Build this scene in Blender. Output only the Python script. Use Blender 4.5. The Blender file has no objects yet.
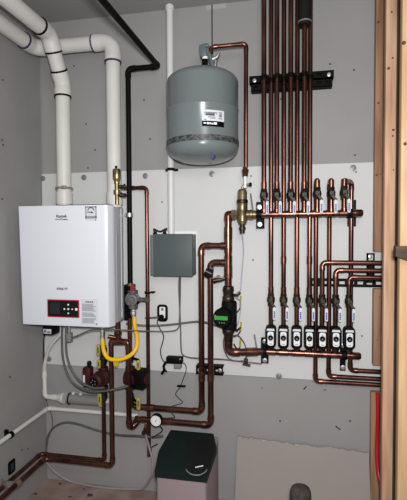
import bpy, bmesh, math, random
from mathutils import Vector, Matrix
random.seed(7)
C = bpy.context.scene.collection
PI = math.pi

# ------------------------------------------------------------------ camera
F = 435.99
CAM = Vector((1.3065, -2.119, 1.3249))
RIGHT = Vector((0.97998389, 0.19902386, -0.00459039))
UP = Vector((-0.00234944, 0.03461915, 0.99939782))
FWD = Vector((-0.19906292, 0.97938298, -0.0343938))
cam_d = bpy.data.cameras.new('camera')
cam = bpy.data.objects.new('camera', cam_d)
C.objects.link(cam)
m = Matrix((RIGHT, UP, -FWD)).transposed().to_4x4()
m.translation = CAM
cam.matrix_world = m
cam_d.sensor_fit = 'VERTICAL'
cam_d.sensor_height = 24.0
cam_d.lens = F / 500 * 24.0
cam_d.clip_start = 0.02
bpy.context.scene.camera = cam

def at(px, py, d):
    """world point seen at pixel (px, py), d metres in front of the back wall"""
    r = RIGHT * ((px - 203.5) / F) + UP * ((250 - py) / F) + FWD
    return CAM + r * ((-d - CAM.y) / r.y)

def atx(px, py, X):
    """world point seen at pixel on the plane x = X"""
    r = RIGHT * ((px - 203.5) / F) + UP * ((250 - py) / F) + FWD
    return CAM + r * ((X - CAM.x) / r.x)

H = 2.44
W = 1.667

# ------------------------------------------------------------------ materials
def srgb(c):
    return tuple(((v / 255 + 0.055) / 1.055) ** 2.4 if v / 255 > 0.04045 else v / 255 / 12.92 for v in c)

MATS = {}
def mat(name, rgb, rough=0.5, metal=0.0, spec=0.5, var=0.0, scale=8.0, stretch=(1, 1, 1), bump=0.0, rgb2=None, emit=0.0, lo=.35, hi=.65, coat=0.0, detail=4.0):
    if name in MATS: return MATS[name]
    mt = bpy.data.materials.new(name); mt.use_nodes = True
    nt = mt.node_tree; b = nt.nodes['Principled BSDF']
    col = srgb(rgb)
    b.inputs['Base Color'].default_value = (*col, 1)
    b.inputs['Roughness'].default_value = rough
    b.inputs['Metallic'].default_value = metal
    b.inputs['Specular IOR Level'].default_value = spec
    if coat: b.inputs['Coat Weight'].default_value = coat
    if emit:
        b.inputs['Emission Color'].default_value = (*col, 1); b.inputs['Emission Strength'].default_value = emit
    if var or bump or rgb2:
        tc = nt.nodes.new('ShaderNodeTexCoord'); mp = nt.nodes.new('ShaderNodeMapping')
        mp.inputs['Scale'].default_value = stretch
        nz = nt.nodes.new('ShaderNodeTexNoise'); nz.inputs['Scale'].default_value = scale; nz.inputs['Detail'].default_value = detail
        nt.links.new(tc.outputs['Object'], mp.inputs['Vector']); nt.links.new(mp.outputs['Vector'], nz.inputs['Vector'])
        if var or rgb2:
            rp = nt.nodes.new('ShaderNodeValToRGB')
            c2 = srgb(rgb2) if rgb2 else tuple(v * (1 - var) for v in col)
            rp.color_ramp.elements[0].position = lo; rp.color_ramp.elements[1].position = hi
            rp.color_ramp.elements[0].color = (*c2, 1); rp.color_ramp.elements[1].color = (*col, 1)
            nt.links.new(nz.outputs['Fac'], rp.inputs['Fac']); nt.links.new(rp.outputs['Color'], b.inputs['Base Color'])
        if bump:
            bp = nt.nodes.new('ShaderNodeBump'); bp.inputs['Strength'].default_value = bump; bp.inputs['Distance'].default_value = 0.002
            nt.links.new(nz.outputs['Fac'], bp.inputs['Height']); nt.links.new(bp.outputs['Normal'], b.inputs['Normal'])
    MATS[name] = mt
    return mt

M_DRY = mat('grey_drywall', (152, 151, 150), .9, spec=.15, var=.07, scale=3)
M_DRYL = mat('drywall_left', (150, 149, 148), .9, spec=.15, var=.09, scale=4)
M_CEIL = mat('ceiling_board', (154, 153, 151), .9, spec=.15, var=.05, scale=3)
M_FLOOR = mat('dusty_concrete', (164, 144, 134), .85, spec=.2, rgb2=(136, 116, 108), scale=9, bump=.3)
M_BOARD = mat('white_painted_board', (202, 203, 202), .75, spec=.25, var=.03, scale=2.5)
M_WHITEPL = mat('white_plate', (226, 228, 228), .6, spec=.3)
M_COP = mat('copper', (128, 85, 73), .28, metal=.9, rgb2=(68, 44, 40), scale=16, stretch=(1, 1, .35), lo=.3, hi=.7)
M_COPE = mat('copper_fitting', (142, 96, 80), .28, metal=.9, rgb2=(70, 46, 40), scale=30, lo=.3, hi=.7)
M_SOLDER = mat('solder', (176, 168, 156), .35, metal=.85)
M_BRASS = mat('brass', (160, 142, 106), .36, metal=.8, rgb2=(108, 94, 70), scale=25)
M_DBRASS = mat('dull_brass', (74, 66, 54), .42, metal=.8, rgb2=(40, 36, 31), scale=40)
M_PVC = mat('white_pvc', (212, 210, 206), .42, spec=.35, var=.06, scale=9)
M_CONDUIT = mat('white_conduit', (212, 212, 210), .45)
M_BLACK = mat('black_paint', (9, 9, 10), .55, spec=.1)
M_BLACKM = mat('black_iron', (8, 8, 9), .55, spec=.1, bump=.15, scale=60)
M_RUB = mat('black_rubber', (13, 13, 14), .65, spec=.1)
M_FOAM = mat('black_foam', (20, 20, 21), .8, spec=.2)
M_PURP = mat('purple_primer', (52, 40, 84), .6)
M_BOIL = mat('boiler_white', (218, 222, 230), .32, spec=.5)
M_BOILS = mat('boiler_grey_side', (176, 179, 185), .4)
M_SCREEN = mat('display_black', (12, 12, 14), .2)
M_LCD = mat('lcd_dark', (34, 37, 40), .3)
M_RED = mat('red_border', (176, 40, 32), .45)
M_WHITE = mat('white_mark', (240, 240, 240), .5)
M_SLEEVE = mat('sleeve_white', (208, 211, 214), .6, spec=.2)
M_LEVER = mat('dark_lever', (48, 44, 38), .55, metal=.4)
M_PAPER = mat('sticker_paper', (208, 210, 216), .6)
M_INK = mat('sticker_ink', (72, 76, 88), .6)
M_INKL = mat('sticker_ink_pale', (112, 116, 130), .6)
M_BLUEINK = mat('blue_ink', (52, 84, 160), .5)
M_TANK = mat('tank_grey', (108, 116, 117), .24, spec=.3, var=.04, scale=5)
M_BAND = mat('band_grey', (82, 87, 87), .5, rgb2=(44, 47, 48), scale=70, lo=.45, hi=.55)
M_BOX = mat('panel_box_grey', (76, 84, 85), .5, spec=.25)
M_BOXL = mat('panel_box_cover_edge', (92, 100, 101), .5)
M_BLUEGREY = mat('pump_bluegrey', (90, 101, 106), .45)
M_ALU = mat('cast_aluminium', (98, 99, 99), .55, metal=.1, rgb2=(62, 63, 63), scale=60, bump=.4)
M_STEEL = mat('zinc_steel', (180, 182, 182), .38, metal=.85)
M_GREYHOSE = mat('grey_hose', (98, 100, 100), .5, rgb2=(68, 70, 70), scale=160)
M_YELLOW = mat('yellow_hose', (238, 186, 24), .45, spec=.4)
M_YTAG = mat('yellow_handle', (168, 156, 44), .55)
M_BURG = mat('burgundy_cast', (64, 24, 27), .55, spec=.2, var=.3, scale=30)
M_GREEN = mat('green_label', (44, 150, 48), .5)
M_SOFT = mat('softener_grey', (144, 130, 133), .55, var=.05, scale=3)
M_LID = mat('softener_lid', (21, 32, 31), .6, spec=.12)
M_LIDB = mat('softener_cover_black', (16, 18, 19), .45, spec=.2)
M_REDHOSE = mat('red_hose', (176, 20, 28), .4)
M_CABLE = mat('grey_cable', (92, 88, 88), .5)
M_MAUVE = mat('mauve_cable', (104, 84, 84), .5)
M_BWIRE = mat('black_wire', (26, 26, 28), .5)
M_LWIRE = mat('pale_blue_wire', (168, 172, 196), .5)
M_DARKGREY = mat('dark_grey_foam', (74, 70, 66), .9, rgb2=(50, 47, 45), scale=60, bump=.6)
M_MEDGREY = mat('medium_grey', (120, 122, 122), .5)
M_STUD = mat('stud_pine', (222, 184, 154), .7, spec=.2, rgb2=(178, 136, 108), scale=7, stretch=(7, 7, .5), lo=.3, hi=.75)
M_STUDD = mat('stud_old', (176, 138, 112), .75, spec=.2, rgb2=(138, 102, 82), scale=7, stretch=(7, 7, .5), lo=.3, hi=.75)
M_PLY = mat('pale_pine', (212, 180, 136), .7, spec=.2, rgb2=(184, 146, 106), scale=5, stretch=(6, 6, .7), lo=.3, hi=.75)
M_BLOCK = mat('weathered_wood', (92, 78, 66), .8, spec=.15, rgb2=(70, 59, 50), scale=8, stretch=(1, 6, 6))
M_CAV = mat('building_paper', (110, 96, 82), .9, spec=.1, rgb2=(86, 74, 64), scale=6)
M_KNOT = mat('wood_knot', (92, 58, 40), .8)
M_HOLE = mat('dark_screw', (40, 38, 38), .6)
M_HOLEF = mat('dark_debris', (70, 54, 48), .9)
M_WASH = mat('grey_washer', (128, 130, 130), .45, metal=.3)
M_PUTTY = mat('pale_patch', (166, 165, 163), .9)
M_SHEET = mat('drywall_offcut', (158, 152, 148), .9, spec=.15, var=.05, scale=3)
M_GYP = mat('gypsum_edge', (196, 190, 184), .95, rgb2=(120, 112, 106), scale=60)
M_GREYPIPE = mat('clear_grey_plastic', (128, 126, 124), .35)

# ------------------------------------------------------------------ mesh helpers
class MB:
    def __init__(s): s.bm = bmesh.new()
    def box(s, lo, hi, bevel=0.0, seg=2, M=None):
        bm = s.bm
        lo = Vector(lo); hi = Vector(hi)
        vs = [bm.verts.new((x, y, z)) for x in (lo.x, hi.x) for y in (lo.y, hi.y) for z in (lo.z, hi.z)]
        fs = [bm.faces.new([vs[i] for i in q]) for q in ((0,1,3,2),(4,6,7,5),(0,4,5,1),(2,3,7,6),(0,2,6,4),(1,5,7,3))]
        if bevel:
            es = list({e for f in fs for e in f.edges})
            r = bmesh.ops.bevel(bm, geom=es, offset=bevel, segments=seg, affect='EDGES', profile=.5)
            vs = list({v for f in r['faces'] for v in f.verts} | {v for v in vs if v.is_valid})
        if M: bmesh.ops.transform(bm, matrix=M, verts=vs)
        return s
    def prism(s, pts, axis='y', a=0.0, b=0.1, bevel=0.0, seg=2):
        """polygon in the two other axes, extruded along axis from a to b"""
        bm = s.bm
        def p3(u, v, w):
            return {'y': (u, w, v), 'x': (w, u, v), 'z': (u, v, w)}[axis]
        A = [bm.verts.new(p3(u, v, a)) for u, v in pts]; B = [bm.verts.new(p3(u, v, b)) for u, v in pts]
        n = len(pts)
        fs = [bm.faces.new(A), bm.faces.new(B[::-1])]
        for i in range(n): fs.append(bm.faces.new((A[i], B[i], B[(i+1) % n], A[(i+1) % n])))
        if bevel:
            es = [e for e in fs[0].edges] + [e for e in fs[1].edges]
            bmesh.ops.bevel(bm, geom=es, offset=bevel, segments=seg, affect='EDGES', profile=.5)
        return s
    def sweep(s, path, rad, n=14, cap=True):
        """tube along path; rad is a number or one per point"""
        bm = s.bm
        path = [Vector(p) for p in path]
        k = len(path)
        if not hasattr(rad, '__len__'): rad = [rad] * k
        T = []
        for i in range(k):
            a = path[max(i-1, 0)]; b = path[min(i+1, k-1)]
            t = (b - a)
            if t.length < 1e-9: t = Vector((0, 0, 1))
            T.append(t.normalized())
        ref = Vector((0, 0, 1)) if abs(T[0].z) < .9 else Vector((1, 0, 0))
        u = T[0].cross(ref).normalized()
        rings = []
        for i in range(k):
            if i:
                u = T[i-1].rotation_difference(T[i]) @ u
                u = (u - T[i] * u.dot(T[i])).normalized()
            v = T[i].cross(u)
            rings.append([bm.verts.new(path[i] + (u * math.cos(2*PI*j/n) + v * math.sin(2*PI*j/n)) * rad[i]) for j in range(n)])
        for i in range(k-1):
            for j in range(n):
                bm.faces.new((rings[i][j], rings[i][(j+1) % n], rings[i+1][(j+1) % n], rings[i+1][j]))
        if cap:
            bm.faces.new(rings[0][::-1]); bm.faces.new(rings[-1])
        return s
    def lathe(s, prof, org, axis=(0, 0, 1), n=20):
        """prof: list of (distance along axis, radius)"""
        ax = Vector(axis).normalized(); org = Vector(org)
        ref = Vector((0, 0, 1)) if abs(ax.z) < .9 else Vector((1, 0, 0))
        u = ax.cross(ref).normalized(); v = ax.cross(u)
        bm = s.bm; rings = []
        for h, r in prof:
            c = org + ax * h
            if r < 1e-6: rings.append([bm.verts.new(c)])
            else: rings.append([bm.verts.new(c + (u*math.cos(2*PI*j/n) + v*math.sin(2*PI*j/n))*r) for j in range(n)])
        for a, b in zip(rings, rings[1:]):
            if len(a) == 1 and len(b) == 1: continue
            for j in range(n):
                if len(a) == 1: bm.faces.new((a[0], b[(j+1) % n], b[j]))
                elif len(b) == 1: bm.faces.new((a[j], a[(j+1) % n], b[0]))
                else: bm.faces.new((a[j], a[(j+1) % n], b[(j+1) % n], b[j]))
        if len(rings[0]) > 1: bm.faces.new(rings[0][::-1])
        if len(rings[-1]) > 1: bm.faces.new(rings[-1])
        return s
    def cyl(s, a, b, r, n=18, ch=0.0):
        a = Vector(a); b = Vector(b); L = (b-a).length
        pr = [(0, r-ch), (ch, r), (L-ch, r), (L, r-ch)] if ch else [(0, r), (L, r)]
        return s.lathe(pr, a, b-a, n)
    def build(s, name, material, parent=None, smooth=True, sharp=40):
        bm = s.bm
        bmesh.ops.recalc_face_normals(bm, faces=bm.faces)
        if smooth:
            for f in bm.faces: f.smooth = True
            for e in bm.edges:
                if len(e.link_faces) == 2 and e.calc_face_angle(0) > math.radians(sharp): e.smooth = False
        me = bpy.data.meshes.new(name); bm.to_mesh(me); bm.free()
        me.materials.append(material)
        o = bpy.data.objects.new(name, me); C.objects.link(o)
        if parent:
            o.parent = parent
            par = Vector((0, 0, 0)); q = parent
            while q: par += q.location; q = q.parent
            o.location = -par
        return o

def settle(o):
    """move a mesh's origin to the middle of its box"""
    me = o.data
    if not me.vertices: return o
    lo = Vector([min(v.co[i] for v in me.vertices) for i in range(3)]); hi = Vector([max(v.co[i] for v in me.vertices) for i in range(3)])
    c = (lo+hi)/2; me.transform(Matrix.Translation(-c)); o.location = o.location + c
    return o

def T(name, label, cat, loc, group=None):
    o = bpy.data.objects.new(name, None); C.objects.link(o); o.location = Vector(loc)
    o.empty_display_size = .03
    o['label'] = label; o['category'] = cat
    if group: o['group'] = group
    return o
def tag(o, label, cat, group=None):
    settle(o)
    o['label'] = label; o['category'] = cat
    if group: o['group'] = group
    return o
def struct(o): o['kind'] = 'structure'; return o
def plab(o, t): o['label'] = t; return o

def fillet(pts, R, seg=8):
    """rounded polyline; returns the path and, per corner, the arc's points"""
    pts = [Vector(p) for p in pts]
    out = [pts[0]]; arcs = []
    for i in range(1, len(pts)-1):
        a, p, b = pts[i-1], pts[i], pts[i+1]
        d1 = (a-p).normalized(); d2 = (b-p).normalized()
        ang = d1.angle(d2)
        if ang > PI - .03: out.append(p); continue
        tl = R / math.tan(ang/2)
        tl = min(tl, (a-p).length*.49, (b-p).length*.49)
        r = tl * math.tan(ang/2)
        c = p + (d1+d2).normalized() * (r / math.sin(ang/2))
        s = p + d1*tl; e = p + d2*tl
        v1 = s-c; v2 = e-c; th = v1.angle(v2); ax = v1.cross(v2).normalized()
        arc = [c + Matrix.Rotation(th*k/seg, 3, ax) @ v1 for k in range(seg+1)]
        arcs.append((arc, d1, d2)); out += arc
    out.append(pts[-1])
    return out, arcs

def spline(pts, sub=8):
    pts = [Vector(p) for p in pts]
    P = [2*pts[0]-pts[1]] + pts + [2*pts[-1]-pts[-2]]
    out = []
    for i in range(1, len(P)-2):
        for k in range(sub):
            t = k/sub
            a, b, c, d = P[i-1], P[i], P[i+1], P[i+2]
            out.append(.5*((2*b) + (c-a)*t + (2*a-5*b+4*c-d)*t*t + (3*b-a-3*c+d)*t**3))
    out.append(pts[-1])
    return out

def elbow(arc, d1, d2, r, material, parent, name='elbow', hub=1.0):
    L = r*1.5*hub
    path = [arc[0] + d1*L, arc[0] + d1*(L*.98), arc[0] + d1*(L*.25)] + arc + [arc[-1] + d2*(L*.25), arc[-1] + d2*(L*.98), arc[-1] + d2*L]
    n = len(path)
    rad = [r*1.01] + [r*1.17]*2 + [r*1.12]*len(arc) + [r*1.17]*2 + [r*1.01]
    return MB().sweep(path, rad, 16).build(name, material, parent)

def pipe(name, label, cat, pts, r, group=None, R=None, m=M_COP, me=M_COPE, couplings=(), elbows=True, n=16):
    """pipe run: thing > tube, elbows and couplings"""
    pts = [Vector(p) for p in pts]
    root = T(name, label, cat, min(pts, key=lambda p: p.z), group)
    path, arcs = fillet(pts, R or r*1.7)
    MB().sweep(path, r, n).build('tube', m, root)
    if elbows:
        for arc, d1, d2 in arcs: elbow(arc, d1, d2, r, me, root)
    for c, ax in couplings:
        ax = Vector(ax).normalized(); c = Vector(c)
        MB().lathe([(-r*1.6, r*1.0), (-r*1.55, r*1.18), (r*1.55, r*1.18), (r*1.6, r*1.0)], c, ax, n).build('coupling', me, root)
    return root

def cable(name, label, cat, pts, r, m, group=None, sub=8, n=8):
    o = MB().sweep(spline(pts, sub), r, n).build(name, m)
    return tag(o, label, cat, group)

def text(body, size, loc, m, parent, name='lettering', th=.0004, rot=None, align='CENTER', bold=0.0, sx=1.0):
    cu = bpy.data.curves.new(name, 'FONT'); cu.body = body; cu.size = size; cu.align_x = align; cu.align_y = 'CENTER'; cu.extrude = th; cu.offset = bold
    t = bpy.data.objects.new('tmp', cu); C.objects.link(t)
    dg = bpy.context.evaluated_depsgraph_get(); dg.update()
    me = bpy.data.meshes.new_from_object(t.evaluated_get(dg))
    C.objects.unlink(t); bpy.data.objects.remove(t)
    me.transform(Matrix.Scale(sx, 4, (1, 0, 0)))
    me.transform((rot or Matrix.Rotation(PI/2, 4, 'X')))
    me.transform(Matrix.Translation(Vector(loc)))
    me.materials.clear(); me.materials.append(m)
    o = bpy.data.objects.new(name, me); C.objects.link(o)
    if parent:
        o.parent = parent
        par = Vector((0, 0, 0)); q = parent
        while q: par += q.location; q = q.parent
        o.location = -par
    return o

def rrect(cx, cz, w, h, r, k=5):
    out = []
    for sx, sz, a0 in ((1, 1, 0), (-1, 1, PI/2), (-1, -1, PI), (1, -1, 3*PI/2)):
        for i in range(k+1):
            a = a0 + PI/2*i/k
            out.append((cx + sx*(w/2-r) + r*math.cos(a), cz + sz*(h/2-r) + r*math.sin(a)))
    return out

# ------------------------------------------------------------------ the room
def wallbox(name, lo, hi, m): return struct(MB().box(lo, hi).build(name, m, smooth=False))
fl = wallbox('floor', (-.1, -3.2, -.1), (2.3, .1, 0), M_FLOOR)
ce = wallbox('ceiling', (-.1, -3.2, H), (2.3, .1, H+.1), M_CEIL)
wb = wallbox('wall_back', (-.1, 0, 0), (2.3, .1, H), M_DRY)
wl = wallbox('wall_left', (-.1, -3.2, 0), (0, 0, H), M_DRYL)
wr = wallbox('wall_right', (W+.09, -3.2, 0), (2.3, 0, H), M_CAV)

zt_corner = at(200, 168.3, .012).z + .002
# drywall screw dots, on the walls they are driven into
for px, py in ((150,139),(144,100),(95,150),(57,45),(74,66),(330,64),(354,70),(88,168),(86,124),(355,155),(281,99),(280,421),(350,421)):
    p = at(px, py, 0)
    MB().cyl(p + Vector((0, .004, 0)), p - Vector((0, .001, 0)), .0045, 10).build('screw_head', M_HOLE, wb)
for px, py in ((2,140),(2,199),(3,145),(3,80),(22,450),(28,449),(10,377)):
    p = atx(px, py, 0)
    MB().cyl(p - Vector((.004, 0, 0)), p + Vector((.001, 0, 0)), .005, 10).build('screw_head', M_HOLE, wl)
# taped seam of the upper drywall and the metal trim of the inside corner
a = at(212, 8, 0); b = at(212, 45, 0)
MB().box((a.x-.003, -.0008, b.z), (a.x+.003, .002, H)).build('seam', M_HOLE, wb)
struct(MB().box((0.0003, -.004, zt_corner), (.004, -.0003, H-.001)).build('trim_1', M_DRYL, smooth=False))
for px, py, w, h in ((216, 6, .05, .03),):
    p = at(px, py, 0)
    MB().box((p.x-w, -.0005, p.z-h/2), (p.x+w, .002, min(p.z+h/2, H))).build('joint_compound', M_PUTTY, wb, smooth=False)
# scuffs low on the wall
for px, py, w, h, t in ((305, 388, .022, .006, .9), (325, 390, .014, .004, .4), (338, 428, .026, .006, -.6), (262, 388, .008, .004, .3)):
    p = at(px, py, 0)
    MB().box((-w/2, -.0006, -h/2), (w/2, .001, h/2), M=Matrix.Translation(p) @ Matrix.Rotation(-t, 4, 'Y')).build('scuff', M_HOLE, wb, smooth=False)

# white board across the middle of the back wall
zt = at(200, 168.3, .012).z; zb = at(200, 373.3, .012).z
bd = T('backboard', 'long white painted backboard screwed across the middle of the back wall', 'board', (W/2, -.006, zb))
MB().box((.004, -.012, zb), (W+.045, -.0005, zt), .001, 1).build('panel', M_BOARD, bd, smooth=False)
for px, py in ((43,178.5),(84,177.5),(145.5,176),(212,174),(353,168),(279,376),(49,359)):
    p = at(px, py, .012)
    MB().lathe([(0, .0145), (.002, .0145), (.0035, .008), (.004, .0045), (.006, .004)], p, (0, -1, 0), 18).build('washer', M_WASH, bd)
for px, py in ((251, 176), (335, 321), (162, 202), (253, 260), (356, 172), (362, 336)):
    p = at(px, py, .012)
    MB().cyl(p, p - Vector((0, .0012, 0)), .004, 10).build('screw_head', M_HOLE, bd)

# ------------------------------------------------------------------ framing on the right
def stud(name, label, lo, hi, m, knots=()):
    lo = Vector(lo); hi = Vector(hi)
    root = T(name, label, 'wood', ((lo.x+hi.x)/2, (lo.y+hi.y)/2, lo.z))
    o = MB().box(lo, hi, .003, 2).build('timber', m, root)
    for u, z, r in knots:
        c = Vector((lo.x + (hi.x-lo.x)*u, lo.y, z))
        q = MB().lathe([(-.002, r), (.0004, r), (.0006, r*.5), (.0006, 0)], c, (0, -1, 0), 12).build('knot', M_KNOT, root)
    return root
def zpx(px, py, d): return at(px, py, d).z
AX1 = W+.042
stud('wall_stud', 'upper length of the narrow brown stud in the back right corner', (W, -.05, zpx(378, 252, .05)), (AX1, -.0125, H-.002), M_STUDD,
     ((.22, zpx(378, 22, .05), .006), (.3, zpx(378, 103, .05), .005), (.2, zpx(378, 175, .05), .005), (.55, zpx(378, 174, .05), .003)))
stud('wall_stud', 'short middle length of brown stud beneath the black vertical strut piece', (W, -.05, zpx(377, 366, .05)), (AX1, -.0125, zpx(377, 289, .05)), M_STUDD,
     ((.6, zpx(377, 297, .05), .003), (.4, zpx(377, 340, .05), .003)))
stud('wall_stud', 'lowest length of brown stud behind the red hose', (W-.004, -.030, .0), (AX1, -.0005, zpx(374, 393, .04)), M_STUDD, ())
stud('wall_stud', 'tall light pine stud standing in front of the ends of the copper pipes', (W, -.268, 0), (W+.0405, -.229, H-.002), M_STUD,
     ((.5, zpx(392, 12, .268), .004), (.62, zpx(392, 58, .268), .004), (.25, zpx(392, 68, .268), .006), (.75, zpx(392, 130, .268), .005), (.7, zpx(392, 136, .268), .004), (.8, zpx(392, 170, .268), .003)))
cx0 = at(400.5, 200, .52).x
stud('wall_stud', 'pale pine stud at the right edge of the photo', (cx0, -.52, 0), (cx0+.085, -.48, H-.002), M_PLY,
     ((.06, zpx(402, 43, .52), .007), (.15, zpx(402, 144, .52), .006)))
bz0 = zpx(400, 256, .53); bz1 = zpx(400, 246, .53)
stud('wall_stud', 'added grey brown board filling the shaded gap between the two tall light studs', (W+.036, -.215, 0), (W+.089, -.185, H-.002), M_CAV)  # added board facing the viewer, gives the shaded cavity gap its grey-brown tone
bx0 = at(396, 250, .565).x
MB_b = bx0
o = MB().prism([(bx0, bz1-.034), (bx0, bz1), (bx0+.14, bz1), (bx0+.14, bz1-.085)], 'y', -.565, -.525, .002).build('blocking', M_BLOCK)
tag(o, 'grey brown horizontal wood blocking across the pale pine stud', 'wood')

# leaning drywall offcut
p0 = at(237, 437, .03); p1 = at(370, 453, .03); 
top = [(p0.x, p0.z)]
N = 26
for i in range(1, N): 
    t = i/N
    top.append((p0.x + (p1.x-p0.x)*t, p0.z + (p1.z-p0.z)*t + random.uniform(-.004, .004)))
top.append((p1.x-.004, p1.z))
bx = at(236, 500, .10).x
sh = MB()
pts = top + [(p1.x-.004, .0), (p0.x-.004, .0)]
sh.prism(pts, 'y', -.013, 0)
for v in sh.bm.verts:
    z = v.co.z; v.co.y -= .012 + .075*(1 - z/p0.z)
dr = sh.build('drywall_sheet', M_SHEET, smooth=False)
tag(dr, 'grey drywall offcut with a ragged top edge leaning on the back wall', 'drywall')
rg = MB()
for i in range(N):
    t0, t1 = i/N, (i+1)/N
    if random.random() < .55:
        a = Vector((top[i][0], -.027, top[i][1]-.001)); b = Vector((top[i+1][0], -.027, top[i+1][1]-.001))
        rg.sweep([a, (a+b)/2 + Vector((0, -.001, random.uniform(-.003, .002))), b], random.uniform(.0015, .003), 5)
rgo = rg.build('torn_edge', M_GYP, dr); plab(rgo, 'ragged chalky torn edge')
rgo.location = -dr.location

# ------------------------------------------------------------------ copper risers, manifolds
R34 = .0108; R1 = .0138; R114 = .0168
DF, DT, DR = .118, .072, .032       # front (valve) row, pump row, return row
UPX = [264.0, 276.8, 290.6, 304.2, 317.2, 331.2, 344.2]
THX = [271.0, 283.6, 296.8, 308.6]
LOX = [271.0, 283.6, 296.8, 309.4, 322.2, 335.6, 349.0]
zum = at(300, 213.8, DF).z; zlm = at(310, 353.6, DT).z
order = ['first', 'second', 'third', 'fourth', 'fifth', 'sixth', 'seventh']

def ball_valve(px, py, d, label, group, ztop, zbot, lever_up):
    c = at(px, py, d); x, y, z = c
    root = T('ball_valve', label, 'valve', (x, y, zbot), group)
    MB().lathe([(-.027, .0125), (-.026, .0145), (-.015, .0145), (-.013, .0155), (-.008, .0185), (.008, .0185), (.013, .0155), (.015, .0145), (.026, .0145), (.027, .0125)], c, (0, 0, 1), 12).build('body', M_DBRASS, root)
    for s in (1, -1):
        MB().lathe([(0, .0165), (.011, .0165)], c + Vector((0, 0, .0165*s)), (0, 0, s), 6).build('hex_nut', M_DBRASS, root)
    MB().cyl(c + Vector((0, -.012, 0)), c + Vector((0, -.03, 0)), .0075, 12).build('stem', M_DBRASS, root)
    h = MB()
    h.box((x-.009, y-.0335, z-.010), (x+.010, y-.030, z+.009), .001, 1)
    h.prism([(x+.002, z-.004), (x+.012, z-.014), (x+.024, z-.028), (x+.020, z-.034), (x+.008, z-.028), (x-.006, z-.008)], 'y', y-.0335, y-.030, .0006, 1)
    h.build('lever', M_LEVER, root)
    L = MB()
    q0 = Vector((x+.0165, y-.0315, z-.030)); 
    ll = .060
    L.prism(rrect(q0.x, q0.z-ll/2, .0130, ll, .006), 'y', q0.y-.0045, q0.y+.0045, .0015, 2)
    lv = L.build('lever_sleeve', M_SLEEVE, root); plab(lv, 'white lever sleeve with blue printing')
    k = MB()
    for j in range(4):
        zz = q0.z - .020 - j*.0085
        k.prism([(q0.x-.0045, zz), (q0.x+.002, zz+.003), (q0.x+.0045, zz-.004), (q0.x-.001, zz-.007)], 'y', q0.y-.0052, q0.y-.0043)
    k.build('printing', M_BLUEINK, lv, smooth=False)
    MB().cyl((x, y, c.z+.02), (x, y, ztop), R34*1.0, 14).build('tailpiece', M_COP, root)
    MB().cyl((x, y, zbot), (x, y, c.z-.02), R34*1.0, 14).build('tailpiece', M_COP, root)
    return root

# upper manifold
xs0 = at(252, 214, DF).x; xs1 = at(363, 213, DF).x
um = T('manifold', 'upper horizontal copper manifold below the row of upright ball valves', 'pipe', ((xs0+xs1)/2, -DF, zum))
MB().cyl((xs0, -DF, zum), (xs1-.02, -DF, zum), R1, 18).build('header_tube', M_COP, um)
MB().lathe([(0, R1), (.001, R1*1.16), (.03, R1*1.16), (.036, R1*.8), (.036, 0)], (xs1-.036, -DF, zum), (1, 0, 0)).build('end_cap', M_COPE, um)
for px in UPX:
    x = at(px, 210, DF).x
    MB().sweep([(x, -DF, zum), (x, -DF, zum+.022)], R34*1.25, 14).cyl((x-.022, -DF, zum), (x+.022, -DF, zum), R1*1.13, 16, .001).build('tee', M_COPE, um)
# lower manifold
ls0 = at(262, 353, DT).x; ls1 = at(361, 355, DT).x
lm = T('manifold', 'lower horizontal copper manifold under the row of black circulators', 'pipe', ((ls0+ls1)/2, -DT, zlm))
MB().cyl((ls0, -DT, zlm), (ls1-.02, -DT, zlm), R1, 18).build('header_tube', M_COP, lm)
MB().lathe([(0, R1), (.001, R1*1.16), (.03, R1*1.16), (.036, R1*.8), (.036, 0)], (ls1-.036, -DT, zlm), (1, 0, 0)).build('end_cap', M_COPE, lm)
for px in LOX:
    x = at(px, 345, DT).x
    MB().sweep([(x, -DT, zlm), (x, -DT, zlm+.022)], R34*1.25, 14).cyl((x-.022, -DT, zlm), (x+.022, -DT, zlm), R1*1.13, 16, .001).build('tee', M_COPE, lm)

GV = 'ball valves on the upper manifold'; GL = 'ball valves above the circulators'; GP = 'zone circulators on the lower manifold'
GR = 'copper risers up to the ceiling'; GH = 'copper pipes running into the stud wall'
zvt = []
for i, px in enumerate(UPX):
    py = 195 if i < 4 else (193.5 if i < 6 else 192.5)
    c = at(px, py, DF)
    zt_ = c.z + .042
    lab = '%s upright ball valve from the left on the upper copper manifold' % order[i] if i else 'leftmost upright ball valve on the upper copper manifold, nearest the brass separator'
    ball_valve(px, py, DF, lab, GV, zt_, zum+.022, True)
    zvt.append((c.x, zt_))
    if i < 4:
        x = c.x
        pipe('copper_riser', ('%s front copper riser from the left, ceiling down to its ball valve' % order[i]) if i else 'leftmost copper riser, running from the ceiling to the leftmost upper valve',
             'pipe', [(x, -DF, H-.001), (x, -DF, zt_)], R34, GR, couplings=[((x, -DF, zt_+.0), (0, 0, 1))])
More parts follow.
